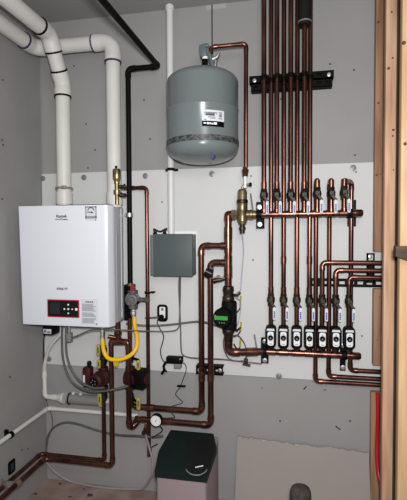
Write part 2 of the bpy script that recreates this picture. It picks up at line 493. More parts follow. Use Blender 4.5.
# circulators, lower valves and their pipes
zl_v = []
for i, px in enumerate(LOX):
    py = 299.5 + i*.25
    c = at(px, py, DT); x = c.x
    pc = at(px, 336.6 + i*.25, DT)
    ptop = at(px, 325.0 + i*.25, DT).z; pbot = at(px, 346.2 + i*.25, DT).z
    ball_valve(px, py, DT, ('%s ball valve from the left in the lower row, above a black circulator' % order[i]) if i else 'leftmost ball valve in the lower row, above the leftmost black circulator', GL, c.z+.042, ptop+.004, False)
    zl_v.append((x, c.z+.042))
    # circulator
    root = T('zone_circulator', ('%s black circulator from the left, white face and round knob, on the lower manifold' % order[i]) if i else 'leftmost black circulator with white face and round knob, beside the lower manifold bracket',
             'circulator', (x, -DT, zlm+.02), GP)
    h = ptop - pbot; zc = (ptop+pbot)/2
    MB().prism(rrect(x, zc, .0485, h, .015), 'y', -DT-.034, -DT+.022, .006, 3).build('housing', M_BLACK, root)
    yf = -DT-.034
    MB().prism(rrect(x, zc-.006, .0275, h*.64, .008), 'y', yf-.0012, yf+.002, .0006, 1).build('face_plate', M_WHITEPL, root)
    MB().prism([(x-.018, zc+h*.30), (x+.018, zc+h*.30), (x+.016, zc+h*.40), (x-.016, zc+h*.40)], 'y', yf-.0010, yf+.002).build('label_strip', M_PAPER, root)
    MB().lathe([(0, .0125), (.006, .0118), (.0075, .010), (.0075, 0)], (x, yf-.0012, zc-.002), (0, -1, 0), 20).build('knob', M_BLACK, root)
    MB().lathe([(0, .0035), (.0008, .0035), (.0008, 0)], (x, yf-.0087, zc-.003), (0, -1, 0), 12).build('knob_mark', M_MEDGREY, root)
    MB().box((x-.003, yf-.0020, zc+.013), (x+.003, yf-.0010, zc+.016)).build('indicator', M_HOLE, root, smooth=False)
    MB().box((x-.006, yf-.0020, zc-.032), (x+.006, yf-.0010, zc-.029)).build('printing', M_INKL, root, smooth=False)
    MB().lathe([(0, .0175), (.012, .0175)], (x, -DT, pbot-.013), (0, 0, 1), 6).build('union_nut', M_DBRASS, root)
    MB().cyl((x, -DT, zlm+.021), (x, -DT, pbot+.001), R34*1.15, 14).build('tailpiece', M_DBRASS, root)
XE = W+.078
for i, px in enumerate(THX):
    x, z0 = zl_v[i]
    pipe('copper_riser', ('%s rear copper riser from the left, ceiling down behind the upper manifold' % order[i]) if i else 'first copper riser from the left to pass behind the upper manifold', 'pipe',
         [(x, -DT, H-.001), (x, -DT, z0)], R34, GR, couplings=[((x, -DT, z0), (0, 0, 1)), ((x, -DT, at(px, 260, DT).z), (0, 0, 1))] if i % 2 else [((x, -DT, z0), (0, 0, 1))])
for i, (px, py) in enumerate(((322.2, 262.5), (335.6, 270.2), (349.0, 277.2))):
    x, z0 = zl_v[4+i]
    z = at(px, py, DT).z
    pipe('copper_pipe', ['uppermost of three copper pipes turning right into the studs, from the fifth circulator',
                         'middle of three copper pipes turning right into the studs, from the sixth circulator',
                         'lowest of three copper pipes turning right above the black strut, from the seventh circulator'][i], 'pipe',
         [(x, -DT, z0), (x, -DT, z), (XE, -DT, z)], R34, GH)
for i, (px, pyb) in enumerate(((315.2, 381), (329.6, 376.3), (351, 370.3))):
    x0, z0 = zvt[4+i]
    xr = at(px, 260, DR).x if i == 2 else x0
    ztop = at(UPX[4+i], 180.5, DF).z
    z = at(px, pyb, DR).z
    pipe('copper_pipe', ['copper pipe looping over the fifth upper valve down to the lowest run right',
                         'copper pipe looping over the sixth upper valve down to the middle low run right',
                         'copper pipe with wide U bend over the seventh upper valve, running down and right'][i], 'pipe',
         [(x0, -DF, z0-.002), (x0, -DF, ztop), (xr, -DR, ztop), (xr, -DR, z), (XE, -DR, z)], R34, GH, couplings=[((x0, -DF, z0), (0, 0, 1))])

# ------------------------------------------------------------------ black struts and brackets
def strut(name, label, x0, x1, z, h, y0, y1, slots, vertical=False, group=None, lips=True):
    root = T(name, label, 'bracket', ((x0+x1)/2, y0, z-h/2), group)
    t = .003
    b = MB()
    def bx(u0, u1, w0, w1, ya, yb):
        if vertical: b.box((w0, ya, u0), (w1, yb, u1))
        else: b.box((u0, ya, w0), (u1, yb, w1))
    if vertical: U0, U1, W0, W1 = z-h/2, z+h/2, x0, x1
    else: U0, U1, W0, W1 = x0, x1, z-h/2, z+h/2
    # slotted web towards the viewer, built as rails and bridges
    wh = (W1-W0)*.17; wc = (W0+W1)/2
    bx(U0, U1, W0, wc-wh, y1, y1+t); bx(U0, U1, wc+wh, W1, y1, y1+t)
    n = slots; pitch = (U1-U0)/n
    for k in range(n+1):
        a = U0 + k*pitch - pitch*.2; c = U0 + k*pitch + pitch*.2
        bx(max(U0, a), min(U1, c), wc-wh, wc+wh, y1, y1+t)
    bx(U0, U1, W0, W0+t, y1, y0); bx(U0, U1, W1-t, W1, y1, y0)
    b.build('channel', M_BLACK, root, smooth=False)
    return root
# upper wide strut: two rails side by side
u0 = at(249.2, 80, .05); u1 = at(334, 79, .05)
zs = at(290, 80.6, .05).z
st = T('strut', 'wide black slotted strut across the copper risers near the ceiling', 'bracket', ((u0.x+u1.x)/2, -.03, zs-.03))
for nm, dz, x0, x1 in (('upper_rail', .0185, u0.x, u1.x), ('lower_rail', -.0185, u0.x+.008, u1.x-.006)):
    b = MB(); zc = zs+dz; hh = .017
    yb, yf = -.0005, -.045
    b.box((x0, yf, zc+hh*.42), (x1, yf+.003, zc+hh)); b.box((x0, yf, zc-hh), (x1, yf+.003, zc-hh*.42))
    b.box((x0, yf, zc+hh-.003), (x1, yb, zc+hh)); b.box((x0, yf, zc-hh), (x1, yb, zc-hh+.003)); b.box((x0, -.018, zc-hh), (x1, -.015, zc+hh))
    k = 9
    for j in range(k+1):
        xx = x0 + (x1-x0)*j/k
        b.box((max(x0, xx-.009), yf, zc-hh*.42), (min(x1, xx+.009), yf+.003, zc+hh*.42))
    b.build(nm, M_BLACK, st, smooth=False)
for px, py in ((254.5, 80.5), (329, 74.5)):
    p = at(px, py, .046)
    MB().lathe([(0, .009), (.003, .009), (.004, .005), (.008, .005)], p, (0, -1, 0), 12).build('bolt', M_STEEL, st)
for k, px in enumerate([264.2, 271, 276.8, 284, 291, 297, 304.4, 308.8]):
    p = at(px, 75.5 if k % 2 == 0 else 82, .05)
    d = DF if k % 2 == 0 else DT
    xx = (zvt[k//2][0] if k % 2 == 0 else zl_v[k//2][0])
    zc = zs + (.0 if k % 2 == 0 else .0)
    cb = MB()
    cb.lathe([(-.010, R34+.0005), (-.010, R34+.003), (.010, R34+.003), (.010, R34+.0005)], (xx, -d, zc), (0, 0, 1), 16)
    cb.box((xx-.005, -d+R34, zc-.010), (xx+.005, -.044, zc+.010))
    cb.build('pipe_clamp', M_BLACKM, st)
# right strut and its upright piece
a = at(311, 283, .03); b_ = at(384, 283, .03)
s1 = strut('strut', 'black slotted horizontal strut behind the copper pipes at right', a.x, b_.x, at(345, 283, .03).z, .0385, -.0125, -.020, 8)
a = at(369.3, 262, .1); b_ = at(377, 262, .1); zc = at(373, 265.5, .1).z
u = T('strut', 'short upright black strut piece with white hole, clamping the pipe ends', 'bracket', ((a.x+b_.x)/2, -.03, at(373, 281, .1).z))
zt_ = at(373, 253.6, .1).z; zb_ = at(373, 284, .1).z
hw = MB()
hx = (a.x+b_.x)/2; hz = zt_-.018
hw.box((a.x, -.047, zt_-.006), (b_.x, -.044, zt_)).box((a.x, -.047, zb_), (hx-.010, -.044, zt_)).box((hx+.010, -.047, zb_), (b_.x, -.044, zt_)).box((a.x, -.047, zb_), (b_.x, -.044, zt_-.032))
hw.box((a.x, -.047, zb_), (a.x+.003, -.021, zt_)).box((b_.x-.003, -.047, zb_), (b_.x, -.021, zt_))
hw.build('channel', M_BLACK, u, smooth=False)
MB().lathe([(0, .009), (.002, .009), (.003, .005)], (hx, -.022, hz), (0, -1, 0), 14).build('washer', M_STEEL, u)

def bracket(label, px0, px1, py0, py1, d_front, bolts, dpipe, zpipe, rpipe, co=0.0):
    p0 = at(px0, py0, d_front); p1 = at(px1, py1, d_front)
    root = T('pipe_bracket', label, 'bracket', ((p0.x+p1.x)/2, -.02, p1.z), 'black brackets holding the manifolds')
    b = MB()
    x0, x1, z0, z1 = p0.x, p1.x, p1.z, p0.z; y = -d_front
    b.box((x0, y, z0), (x1, y+.003, z1)).box((x0, y, z0), (x0+.003, -.0125, z1)).box((x1-.003, y, z0), (x1, -.0125, z1)).box((x0, -.0155, z0), (x1, -.0125, z1))
    b.build('channel', M_BLACK, root, smooth=False)
    for px, py in bolts:
        q = at(px, py, d_front)
        MB().lathe([(0, .0115), (.002, .0115), (.003, .005), (.006, .005), (.006, 0)], q, (0, -1, 0), 16).build('bolt', M_STEEL, root)
    xc = (x0+x1)/2 + co
    k = MB().lathe([(-.012, rpipe+.0028), (-.012, rpipe+.005), (.012, rpipe+.005), (.012, rpipe+.0028)], (xc, -dpipe, zpipe), (1, 0, 0), 18)
    k.box((xc-.006, -dpipe+rpipe, zpipe-.006), (xc+.006, y, zpipe+.006))
    k.build('clamp', M_BLACKM, root)
bracket('black bracket with white bolts at the left end of the upper manifold', 256.2, 264, 202, 228.5, .055, ((259.3, 207), (259.5, 224.3)), DF, zum, R1)
bracket('black bracket at the right end of the upper manifold', 347.5, 356, 200, 226.5, .016, (), DF, zum, R1, -.021)
bracket('black bracket with bolts at the left end of the lower manifold', 261, 268.4, 338.5, 363.5, .04, ((264.8, 341.5), (264.8, 360.5)), DT, zlm, R1)
bracket('black bracket at the right end of the lower manifold', 340.0, 345.6, 343, 371, .017, ((343, 345.5), (343, 367.5)), DT, zlm, R1)
a = at(196, 370, .06); b_ = at(223, 371, .06)
s2 = strut('strut', 'small black strut holding the two long copper drops above the low wall', a.x, b_.x, at(210, 370.5, .06).z, .041, -.0125, -.06, 3)
for px, py in ((199.5, 370), (220, 370.5)):
    q = at(px, py, .06)
    MB().lathe([(0, .010), (.002, .010), (.003, .005), (.006, .005), (.006, 0)], q, (0, -1, 0), 16).build('bolt', M_STEEL, s2)

# ------------------------------------------------------------------ separator and main line
pm = at(228.3, 260, DF); xm = pm.x
sp = at(242.3, 205, DF); xs = sp.x
zc = zum
S = T('air_separator', 'brass air separator between the upper manifold and the main copper pipe', 'separator', (xs, -DF, at(242, 231, DF).z))
ztop = at(242, 190, DF).z
MB().lathe([(-.045, .013), (-.043, .018), (-.032, .020), (-.030, .0235), (.012, .0235), (.014, .0245), (.050, .0245), (.054, .0230), (.058, .0220), (.105, .0220), (.112, .019), (.117, .012), (.117, 0)], (xs, -DF, zc), (0, 0, 1), 26).build('body', M_BRASS, S)
MB().lathe([(0, .0245), (.004, .0260), (.012, .0260), (.016, .0245)], (xs, -DF, zc+.052), (0, 0, 1), 26).build('collar', M_DBRASS, S)
for s in (1, -1):
    MB().lathe([(.02, .021), (.034, .021), (.036, .0235), (.048, .0235), (.050, .019), (.062, .019)], (xs, -DF, zc), (s, 0, 0), 8 if s < 0 else 18).build('port', M_BRASS, S)
MB().lathe([(0, .012), (.012, .012), (.014, .016), (.024, .016), (.026, .012), (.040, .012), (.042, .008), (.042, 0)], (xs, -DF, zc-.044), (0, 0, -1), 18).build('drain_valve', M_DBRASS, S)
MB().sweep(fillet([(xs+.002, -DF, zc+.115), (xs+.002, -DF, zc+.132), (xs+.03, -DF, zc+.136)], .01)[0], .006, 10).build('vent_elbow', M_BRASS, S)
MB().lathe([(0, .006), (.003, .009), (.012, .009), (.014, .005)], (xs+.03, -DF, zc+.136), (1, 0, .1), 12).build('vent_cap', M_BLACKM, S)
# union and white tape below the tank line
xt = at(245.4, 170, DF).x
# main pipe
zmt = zum; zmb = at(228.3, 285.5, DF).z
mp = pipe('copper_main', 'thick copper main pipe from the brass separator down to the green labelled pump', 'pipe', [(xs-.06, -DF, zmt), (xm, -DF, zmt), (xm, -DF, zmb)], R114, R=.036,
     couplings=[((xm, -DF, at(228, 233, DF).z), (0, 0, 1)), ((xm, -DF, at(228, 272, DF).z), (0, 0, 1))])
zb1 = at(215, 245.6, DF).z; zb2 = at(215, 262.5, DF).z
for z in (zb1, zb2):
    MB().cyl((xm, -DF, z-.033), (xm, -DF, z+.033), R114*1.13, 18, .001).sweep([(xm, -DF, z), (xm-.035, -DF, z)], R1*1.18, 16).build('tee', M_COPE, mp)
# pump with isolation flanges
P = T('circulator_pump', 'black round pump with a green label on the thick copper main pipe', 'pump', (xm, -DF, at(228, 340, DF).z))
def fz(py): return at(228, py, DF).z
z1, z2 = fz(286), fz(301.5)
MB().lathe([(0, .021), (.004, .0255), (.02, .0275), (.028, .024), (.045, .0235), (.05, .028), (z1-z2-.012, .0285), (z1-z2, .026)], (xm, -DF, z1), (0, 0, -1), 20).build('upper_flange', M_DBRASS, P)
MB().lathe([(0, .026), (.012, .030), (.022, .026), (.03, .022), (.05, .0205), (fz(328)-fz(342), .019)], (xm, -DF, fz(328)), (0, 0, -1), 20).build('lower_flange', M_DBRASS, P)
zc2 = fz(316); xp = xm - .022
MB().lathe([(0, .018), (.006, .0335), (.02, .036), (fz(300)-fz(330)-.02, .036), (fz(300)-fz(330)-.006, .034), (fz(300)-fz(330), .02)], (xm+.004, -DF, fz(330)), (0, 0, 1), 24).build('volute', M_RUB, P)
ax = Vector((-.12, -1, 0)).normalized()
org = Vector((xm-.013, -DF, zc2))
mo = MB().lathe([(.0, .046), (.05, .046), (.056, .044), (.062, .038), (.062, 0)], org, ax, 28).build('motor', M_BLACK, P)
yface = org + ax*.062
MB().box((-.036, -.0015, -.009), (.026, .001, .009), M=Matrix.Translation(yface + Vector((.0, 0, .001))) @ Matrix.Rotation(-.12, 4, 'Z')).build('label', M_GREEN, P, smooth=False)
MB().box((-.037, -.0012, -.008), (-.028, .0012, .010), M=Matrix.Translation(yface + Vector((-.0, 0, .003))) @ Matrix.Rotation(-.12, 4, 'Z')).build('button', M_MEDGREY, P, smooth=False)
for dx in (-.012, -.001, .010):
    MB().box((dx-.002, -.0012, -.003), (dx+.002, .001, .003), M=Matrix.Translation(yface + Vector((0, 0, -.020))) @ Matrix.Rotation(-.12, 4, 'Z')).build('led', M_MEDGREY, P, smooth=False)
MB().sweep([(xm+.004, -DF, fz(302)), (xm-.012, -DF-.02, fz(302.5))], .01, 10).sweep([(xm+.02, -DF, fz(303.5)), (xm+.03, -DF-.02, fz(306)), (xm+.026, -DF-.04, fz(316))], .010, 10).build('terminal_box', M_RUB, P)
# side handles of the flanges
for py, sgn in ((294.5, 1), (329, 1)):
    z = fz(py)
    MB().sweep([(xm+.02, -DF, z), (xm+.042, -DF-.008, z-.003), (xm+.058, -DF-.008, z+.012)], [.007, .006, .004], 10).build('drain_tap', M_DBRASS, P)
# lower main elbow to the manifold
zlow = zlm
pipe('copper_main', 'thick copper elbow pipe from under the green labelled pump to the lower manifold', 'pipe',
     [(xm, -DF, fz(340.5)), (xm, -DF, zlow), (ls0+.012, -DT, zlow)], R114, R=.04, couplings=[(((xm+ls0)/2+.03, -(DF*.38+DT*.62), zlow), (ls0-xm, DF-DT, 0))])

# the two long drops
x1 = at(201.6, 330, DF).x; x2 = at(210.6, 330, DF).x
z1b = at(201.6, 411.5, DF).z; z2b = at(211, 425, DF).z
pipe('copper_pipe', 'left long copper drop from the upper tee, turning left above the gauge', 'pipe',
     [(xm-.03, -DF, zb1), (x1, -DF, zb1), (x1, -DF, z1b), (at(135, 411, DF).x, -DF, z1b)], R1, 'long copper drops from the main pipe', couplings=[((x1, -DF, at(201, 376, DF).z), (0, 0, 1)), ((at(150, 411, DF).x, -DF, z1b), (1, 0, 0))])
xg = at(157, 421, DF).x
pipe('copper_pipe', 'right long copper drop from the lower tee, turning left behind the softener', 'pipe',
     [(xm-.03, -DF, zb2), (x2, -DF, zb2), (x2, -DF, z2b), (xg, -DF, z2b)], R1, 'long copper drops from the main pipe', couplings=[((x2, -DF, at(211, 376, DF).z), (0, 0, 1)), ((xg+.03, -DF, z2b), (1, 0, 0))])
# small black sensor head and brass tap by the second drop
c = at(208.6, 273, DF+.02)
Q = T('actuator', 'small black actuator head on the right long copper drop', 'actuator', c)
rm = Matrix.Translation(c) @ Matrix.Rotation(.45, 4, 'Y')
MB().box((-.017, -.02, -.020), (.017, .012, .020), .005, 2, M=rm).build('head', M_BLACK, Q)
MB().box((-.017, -.0215, .004), (.017, -.019, .008), M=rm).build('stripe', M_MEDGREY, Q, smooth=False)
MB().cyl(c + Vector((.006, .006, .016)), c + Vector((.012, .02, .03)), .008, 12).build('stem', M_STEEL, Q)
c = at(217.5, 280, DF)
Q = T('drain_tap', 'small brass tap between the right long drop and the main pipe', 'valve', c)
MB().sweep([(xm-.014, -DF, at(228, 277.5, DF).z), c + Vector((.02, 0, .004)), c, c + Vector((-.02, -.004, -.004))], [.008, .010, .011, .012], 12).build('body', M_DBRASS, Q)
MB().lathe([(0, .006), (.006, .006), (.008, .010), (.014, .010)], c + Vector((.006, -.006, .006)), (0, -.6, 1), 12).build('bonnet', M_BRASS, Q)
MB().sweep([c + Vector((-.022, -.018, .010)), c + Vector((.008, -.016, .016)), c + Vector((.036, -.016, .010))], .0035, 8).build('lever', M_STEEL, Q)

# ------------------------------------------------------------------ expansion tank
tc = at(202.6, 120, .195); tx = tc.x; ty = -.195; tr = .159
def tz(py): return at(202.6, py, .195).z
zt0, zt1, zb0, zb1_ = tz(71.5), tz(84), tz(149), tz(163.5)
K = T('expansion_tank', 'large grey steel expansion tank strapped high on the back wall', 'tank', (tx, ty, zb1_))
prof = []
hb = zb0 - zb1_
for k in range(9):
    a = PI/2*k/8; prof.append((zb0 - hb*math.cos(a)*1.0, tr*math.sin(a)**.75 if k else 0.0))
zs1, zs2 = at(202.6, 101, .35).z, at(202.6, 136.8, .35).z
prof += [(zs2-.012, tr), (zs2-.010, tr)] if zs2-.012 > zb0 else []
prof += [(zs1-.004, tr), (zs1, tr+.0025), (zs1+.004, tr)]
ht = zt0 - zt1
for k in range(9):
    a = PI/2*k/8; prof.append((zt1 + ht*math.sin(a), tr*math.cos(a)**.9 if k < 8 else 0.0))
MB().lathe([(z - zb1_, r) for z, r in prof], (tx, ty, zb1_), (0, 0, 1), 56).build('shell', M_TANK, K)
MB().lathe([(-.0125, tr-.001), (-.0115, tr+.0025), (.0115, tr+.0025), (.0125, tr-.001)], (tx, ty, zs2), (0, 0, 1), 56).build('strap', M_BAND, K)
# wall bracket behind the strap
MB().box((tx-.05, -.012, zs2-.03), (tx+.05, -.0003, zs2+.03)).box((tx-.03, ty+tr-.004, zs2-.02), (tx+.03, -.01, zs2+.02)).build('wall_bracket', M_STEEL, K, smooth=False)
# curved label
def wrap(name, px0, px1, py0, py1, m, parent, rr, steps=8):
    """sheet wrapped on the tank between two pixel columns"""
    def ang(px):
        lo, hi = -1.5, 1.2
        best = None
        for k in range(400):
            a = lo + (hi-lo)*k/399
            q = Vector((tx + tr*math.sin(a), ty - tr*math.cos(a), tc.z)) - CAM
            u = 203.5 + F*q.dot(RIGHT)/q.dot(FWD)
            if best is None or abs(u-px) < best[0]: best = (abs(u-px), a)
        return best[1]
    a0, a1 = ang(px0), ang(px1)
    am = (a0+a1)/2
    pf = Vector((tx + tr*math.sin(am), ty - tr*math.cos(am), 0))
    z1_, z0_ = at((px0+px1)/2, py0, -pf.y).z, at((px0+px1)/2, py1, -pf.y).z
    b = MB(); bm = b.bm
    rows = []
    for k in range(steps+1):
        a = a0 + (a1-a0)*k/steps
        col = []
        for r_ in (tr-.0005, tr+rr):
            for z in (z0_, z1_): col.append(bm.verts.new((tx + r_*math.sin(a), ty - r_*math.cos(a), z)))
        rows.append(col)
    for c0, c1 in zip(rows, rows[1:]):
        bm.faces.new((c0[2], c1[2], c1[3], c0[3])); bm.faces.new((c0[0], c0[1], c1[1], c1[0]))
        bm.faces.new((c0[1], c0[3], c1[3], c1[1])); bm.faces.new((c0[0], c1[0], c1[2], c0[2]))
    for c_ in (rows[0], rows[-1]): bm.faces.new((c_[0], c_[2], c_[3], c_[1]))
    return b.build(name, m, parent)
lb = wrap('label', 202, 224, 110, 121, M_PAPER, K, .0008)
plab(lb, 'white and black printed label')
wrap('label_footer', 202, 224, 121, 126.5, M_BLACK, lb, .0008)
for x0, x1, y0, y1, mm in ((204, 217, 112, 113, M_INKL), (205.5, 214.5, 113.2, 115.6, M_INK), (204, 207, 114, 114.6, M_INKL), (215.5, 217, 114, 114.6, M_INKL), (208, 215, 116.6, 117.4, M_INKL), (210, 215.5, 118, 118.6, M_INKL), (204, 206.5, 119, 119.8, M_INKL),
                           (218.6, 222, 112.6, 113.6, M_INKL), (219, 221.6, 114.4, 117.4, M_INKL), (218.6, 222, 118.4, 119.4, M_INKL)):
    wrap('printing', x0, x1, y0, y1, mm, lb, .0016, 3)
for x0, x1, y0, y1 in ((203.4, 206, 122.4, 123.6), (206.8, 208.6, 122.2, 124.2), (209.2, 210.8, 122.4, 124.2), (211.4, 213, 123, 124.4), (213.6, 216.8, 122.4, 124.6)):
    wrap('printing', x0, x1, y0, y1, M_WHITE, lb, .0016, 3)
p = at(212.3, 156.8, .325)
k = MB().prism([(-.010, .008), (.010, .008), (.006, -.004), (0, -.010), (-.006, -.004)], 'y', -.004, .03)
bmesh.ops.translate(k.bm, verts=k.bm.verts, vec=p)
k.build('decal', mat('decal_blue', (40, 44, 110), .5), K)
# top fittings
z0 = zt0
def tp(px, py, dd=.195): return at(px, py, dd)
c = tp(206, 62)
MB().cyl((tp(205, 70).x, ty, z0-.012), (tp(205, 70).x, ty, tp(205, 59.5).z), .013, 14).build('nipple', M_BLACKM, K)
MB().cyl(tp(205, 60), tp(205, 56.8), .0125, 14).build('tape', M_WHITE, K)
f = MB()
f.box((-.016, -.018, -.026), (.014, .018, .026), .004, 2, M=Matrix.Translation(tp(203.8, 51.5)) @ Matrix.Rotation(-.12, 4, 'Y'))
f.box((-.012, -.012, -.008), (.020, .012, .008), .003, 2, M=Matrix.Translation(tp(204.3, 46.2)) @ Matrix.Rotation(-.05, 4, 'Y'))
f.sweep([tp(206.5, 49), tp(210.5, 58), tp(213, 66), tp(213.5, 69)], [.011, .011, .010, .010], 12)
f.build('service_valve', M_BLUEGREY, K)
MB().sweep([tp(211, 60), tp(217, 57), tp(219.5, 52)], [.009, .008, .006], 10).sweep([tp(213, 57), tp(216, 62), tp(215, 67)], [.007, .008, .006], 10).build('drain_tap', M_STEEL, K)
# copper from tank to the separator
xt = xs + .013
zt_ = tp(214, 46.8).z
h0 = at(211, 51, .195)
pipe('copper_pipe', 'thin copper pipe from the tank top over and down to the brass separator', 'pipe',
     [(h0.x, ty, at(211, 53.5, .195).z), (h0.x, ty, zt_), (at(246.2, 60, .16).x, -.16, at(245, 43.8, .16).z), (at(246, 100, .135).x, -.135, at(246, 120, .135).z), (xt+.004, -DF, at(245, 167.5, DF).z)], .0092,
     couplings=[])
w = at(245.2, 172, DF)
Un = T('pipe_union', 'small copper union with white tape above the brass separator', 'fitting', (w.x, -DF, at(245, 187, DF).z))
MB().lathe([(0, .009), (.003, .013), (.018, .0135), (.02, .016), (.032, .016), (.034, .011), (.044, .011)], (w.x, -DF, at(245, 176.5, DF).z), (0, 0, 1), 8).build('nut', M_COPE, Un)
MB().cyl((w.x, -DF, at(245, 188, DF).z), (w.x, -DF, at(245, 176, DF).z), .007, 12).build('tape_wrap', M_WHITEPL, Un)

# ------------------------------------------------------------------ conduit, electrical box
xc = at(170.5, 120, .04).x
cd = T('conduit', 'white vertical conduit from the ceiling behind the tank to the grey box', 'pipe', (xc, -.04, at(172, 234, .04).z))
MB().cyl((xc, -.04, at(172, 233.8, .04).z), (xc, -.04, H-.001), .0165, 18).build('tube', M_CONDUIT, cd)
for py in (169.5,):
    zz = at(172, py, .04).z
    MB().lathe([(-.007, .0168), (-.007, .0195), (.007, .0195), (.007, .0168)], (xc, -.04, zz), (0, 0, 1), 18).box((xc-.034, -.022, zz-.006), (xc-.014, -.0125, zz+.006)).box((xc+.014, -.022, zz-.006), (xc+.03, -.0125, zz+.006)).build('strap', M_BLACKM, cd)
MB().lathe([(0, .0168), (.0, .0215), (.02, .0215), (.02, .0168)], (xc, -.04, H-.026), (0, 0, 1), 18).build('collar', M_CONDUIT, cd)
e0 = at(153, 234, .115); e1 = at(192.4, 276.6, .115)
B = T('electrical_box', 'grey steel electrical box on the white backboard below the tank', 'box', ((e0.x+e1.x)/2, -.014, e1.z))
MB().box((e0.x+.006, -.105, e1.z+.002), (e1.x-.002, -.019, e0.z-.002), .002, 2).build('enclosure', M_BOXL, B)
MB().box((e0.x, -.117, e1.z), (e1.x, -.105, e0.z), .002, 2).build('cover', M_BOX, B)
MB().box((e0.x-.016, -.112, e1.z+.004), (e0.x+.001, -.06, e0.z-.004), .002, 2).build('side_flange', M_BOXL, B)
w0 = at(157, 231.5, .014); w1 = at(197.3, 271, .014)
o = MB().box((w0.x, -.018, w1.z), (w1.x, -.0123, w0.z), .001, 1).build('mounting_board', M_WHITEPL); tag(o, 'bright white mounting board partly showing right of the grey electrical box', 'board')
g = at(160, 232.5, .07)
q = T('cable_connector', 'black cable clamp connector on the left top of the grey box', 'connector', (g.x, g.y, e0.z))
for px in (155.2, 164.6):
    c = at(px, 232, .07)
    MB().lathe([(0, .011), (.004, .011), (.005, .008), (.012, .008)], (c.x, -.07, e0.z+.0002), (0, 0, 1), 10).build('clamp', M_BLACKM, q)
l0 = at(154, 230, .07); l1 = at(166.5, 230, .07)
MB().sweep(spline([(at(155.2, 0, .07).x if False else l0.x+.006, -.07, e0.z+.010), (l0.x, -.07, e0.z+.024), ((l0.x+l1.x)/2, -.072, e0.z+.012), (l1.x, -.07, e0.z+.026), (l1.x-.008, -.07, e0.z+.010)]), .0045, 8).build('cable_loop', M_BWIRE, q)
# patch behind the conduit

# ------------------------------------------------------------------ boiler
XF0 = at(22.6, 206, .285).x; XF1 = at(107.2, 206, .285).x
b0 = at(19, 205.6, .255); b1 = at(111.2, 205.6, .255)
zT = at(64, 205.6, .28).z; zB = at(64, 325.6, .28).z
Xl, Xr = b0.x, b1.x+.003
BO = T('boiler', 'white wall hung boiler with a black display hanging by the left wall', 'boiler', ((Xl+Xr)/2, -.013, zB))
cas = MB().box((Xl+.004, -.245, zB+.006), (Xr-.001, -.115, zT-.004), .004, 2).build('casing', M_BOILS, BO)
fp = MB()
bm = fp.bm
# front cover: wide at the back, chamfered to a slightly narrower front
prof = [(Xl, -.235), (Xl, -.252), (Xl+.020, -.287), (Xr-.030, -.287), (Xr-.012, -.279), (Xr, -.250), (Xr, -.235)]
lowp = [(Xl+.0, -.235), (Xl+.004, -.250), (Xl+.032, -.287), (Xr-.030, -.287), (Xr-.010, -.279), (Xr+.002, -.250), (Xr+.002, -.235)]
rings = []
for z, pr, sc in ((zB, lowp, 1), (zB+.008, lowp, 1), (zT-.005, prof, 1), (zT, prof, 1)):
    rings.append([bm.verts.new((x, y if not (z in (zB,) ) else y*.99, z)) for x, y in pr])
for r0, r1 in zip(rings, rings[1:]):
    for j in range(len(prof)): bm.faces.new((r0[j], r0[(j+1) % len(prof)], r1[(j+1) % len(prof)], r1[j]))
bm.faces.new(rings[0][::-1]); bm.faces.new(rings[-1])
fc = fp.build('front_cover', M_BOIL, BO, sharp=28)
# side seam strip and handle recess on the right flank
xr = Xr-.001
MB().box((xr-.0005, -.150, zB+.02), (xr+.0015, -.140, zT-.01), .0004, 1).build('side_seam', M_BOIL, BO, smooth=False)
MB().prism(rrect(-.195, zT-.30, .022, .34, .008), 'x', xr-.0003, xr+.0018, .0006, 1).build('side_recess', mat('recess_grey', (168, 170, 176), .5), BO)
MB().box((Xl+.19, -.235, zT-.003), (Xr-.03, -.165, zT+.007), .002, 1).build('top_plate', M_BLACK, BO)
# display
YF = -.287
d0 = at(47.4, 300, .288); d1 = at(79.4, 318, .288)
dx0, dx1, dz1, dz0 = d0.x, d1.x, at(63, 299.6, .288).z, at(63, 317.4, .288).z
ds = MB().prism(rrect((dx0+dx1)/2, (dz0+dz1)/2, dx1-dx0, dz1-dz0, .003), 'y', YF-.003, YF+.004, .001, 1).build('display', M_RED, BO); plab(ds, 'black display panel with red border')
MB().prism(rrect((dx0+dx1)/2, (dz0+dz1)/2, dx1-dx0-.009, dz1-dz0-.009, .002), 'y', YF-.0042, YF, .0004, 1).build('display_glass', M_SCREEN, ds)
s0 = at(50.4, 0, .291).x; s1_ = at(59.8, 0, .291).x
s0 = at(50.4, 308, .291); s1_ = at(59.8, 308, .291)
MB().box((s0.x, YF-.0048, s0.z-.026), (s1_.x, YF-.0038, s0.z+.026)).build('screen', M_LCD, ds, smooth=False)
for px, py, r in ((64.4, 309, .0042), (68.3, 304.7, .0042), (68.3, 309.1, .0048), (68.3, 313.3, .0038), (72.2, 309.2, .0036), (76.3, 309.4, .0066)):
    c = at(px, py, .2912)
    MB().lathe([(0, r), (.0012, r*.9), (.0012, 0)], (c.x, YF-.004, c.z), (0, -1, 0), 16).build('button', M_WHITE, ds)
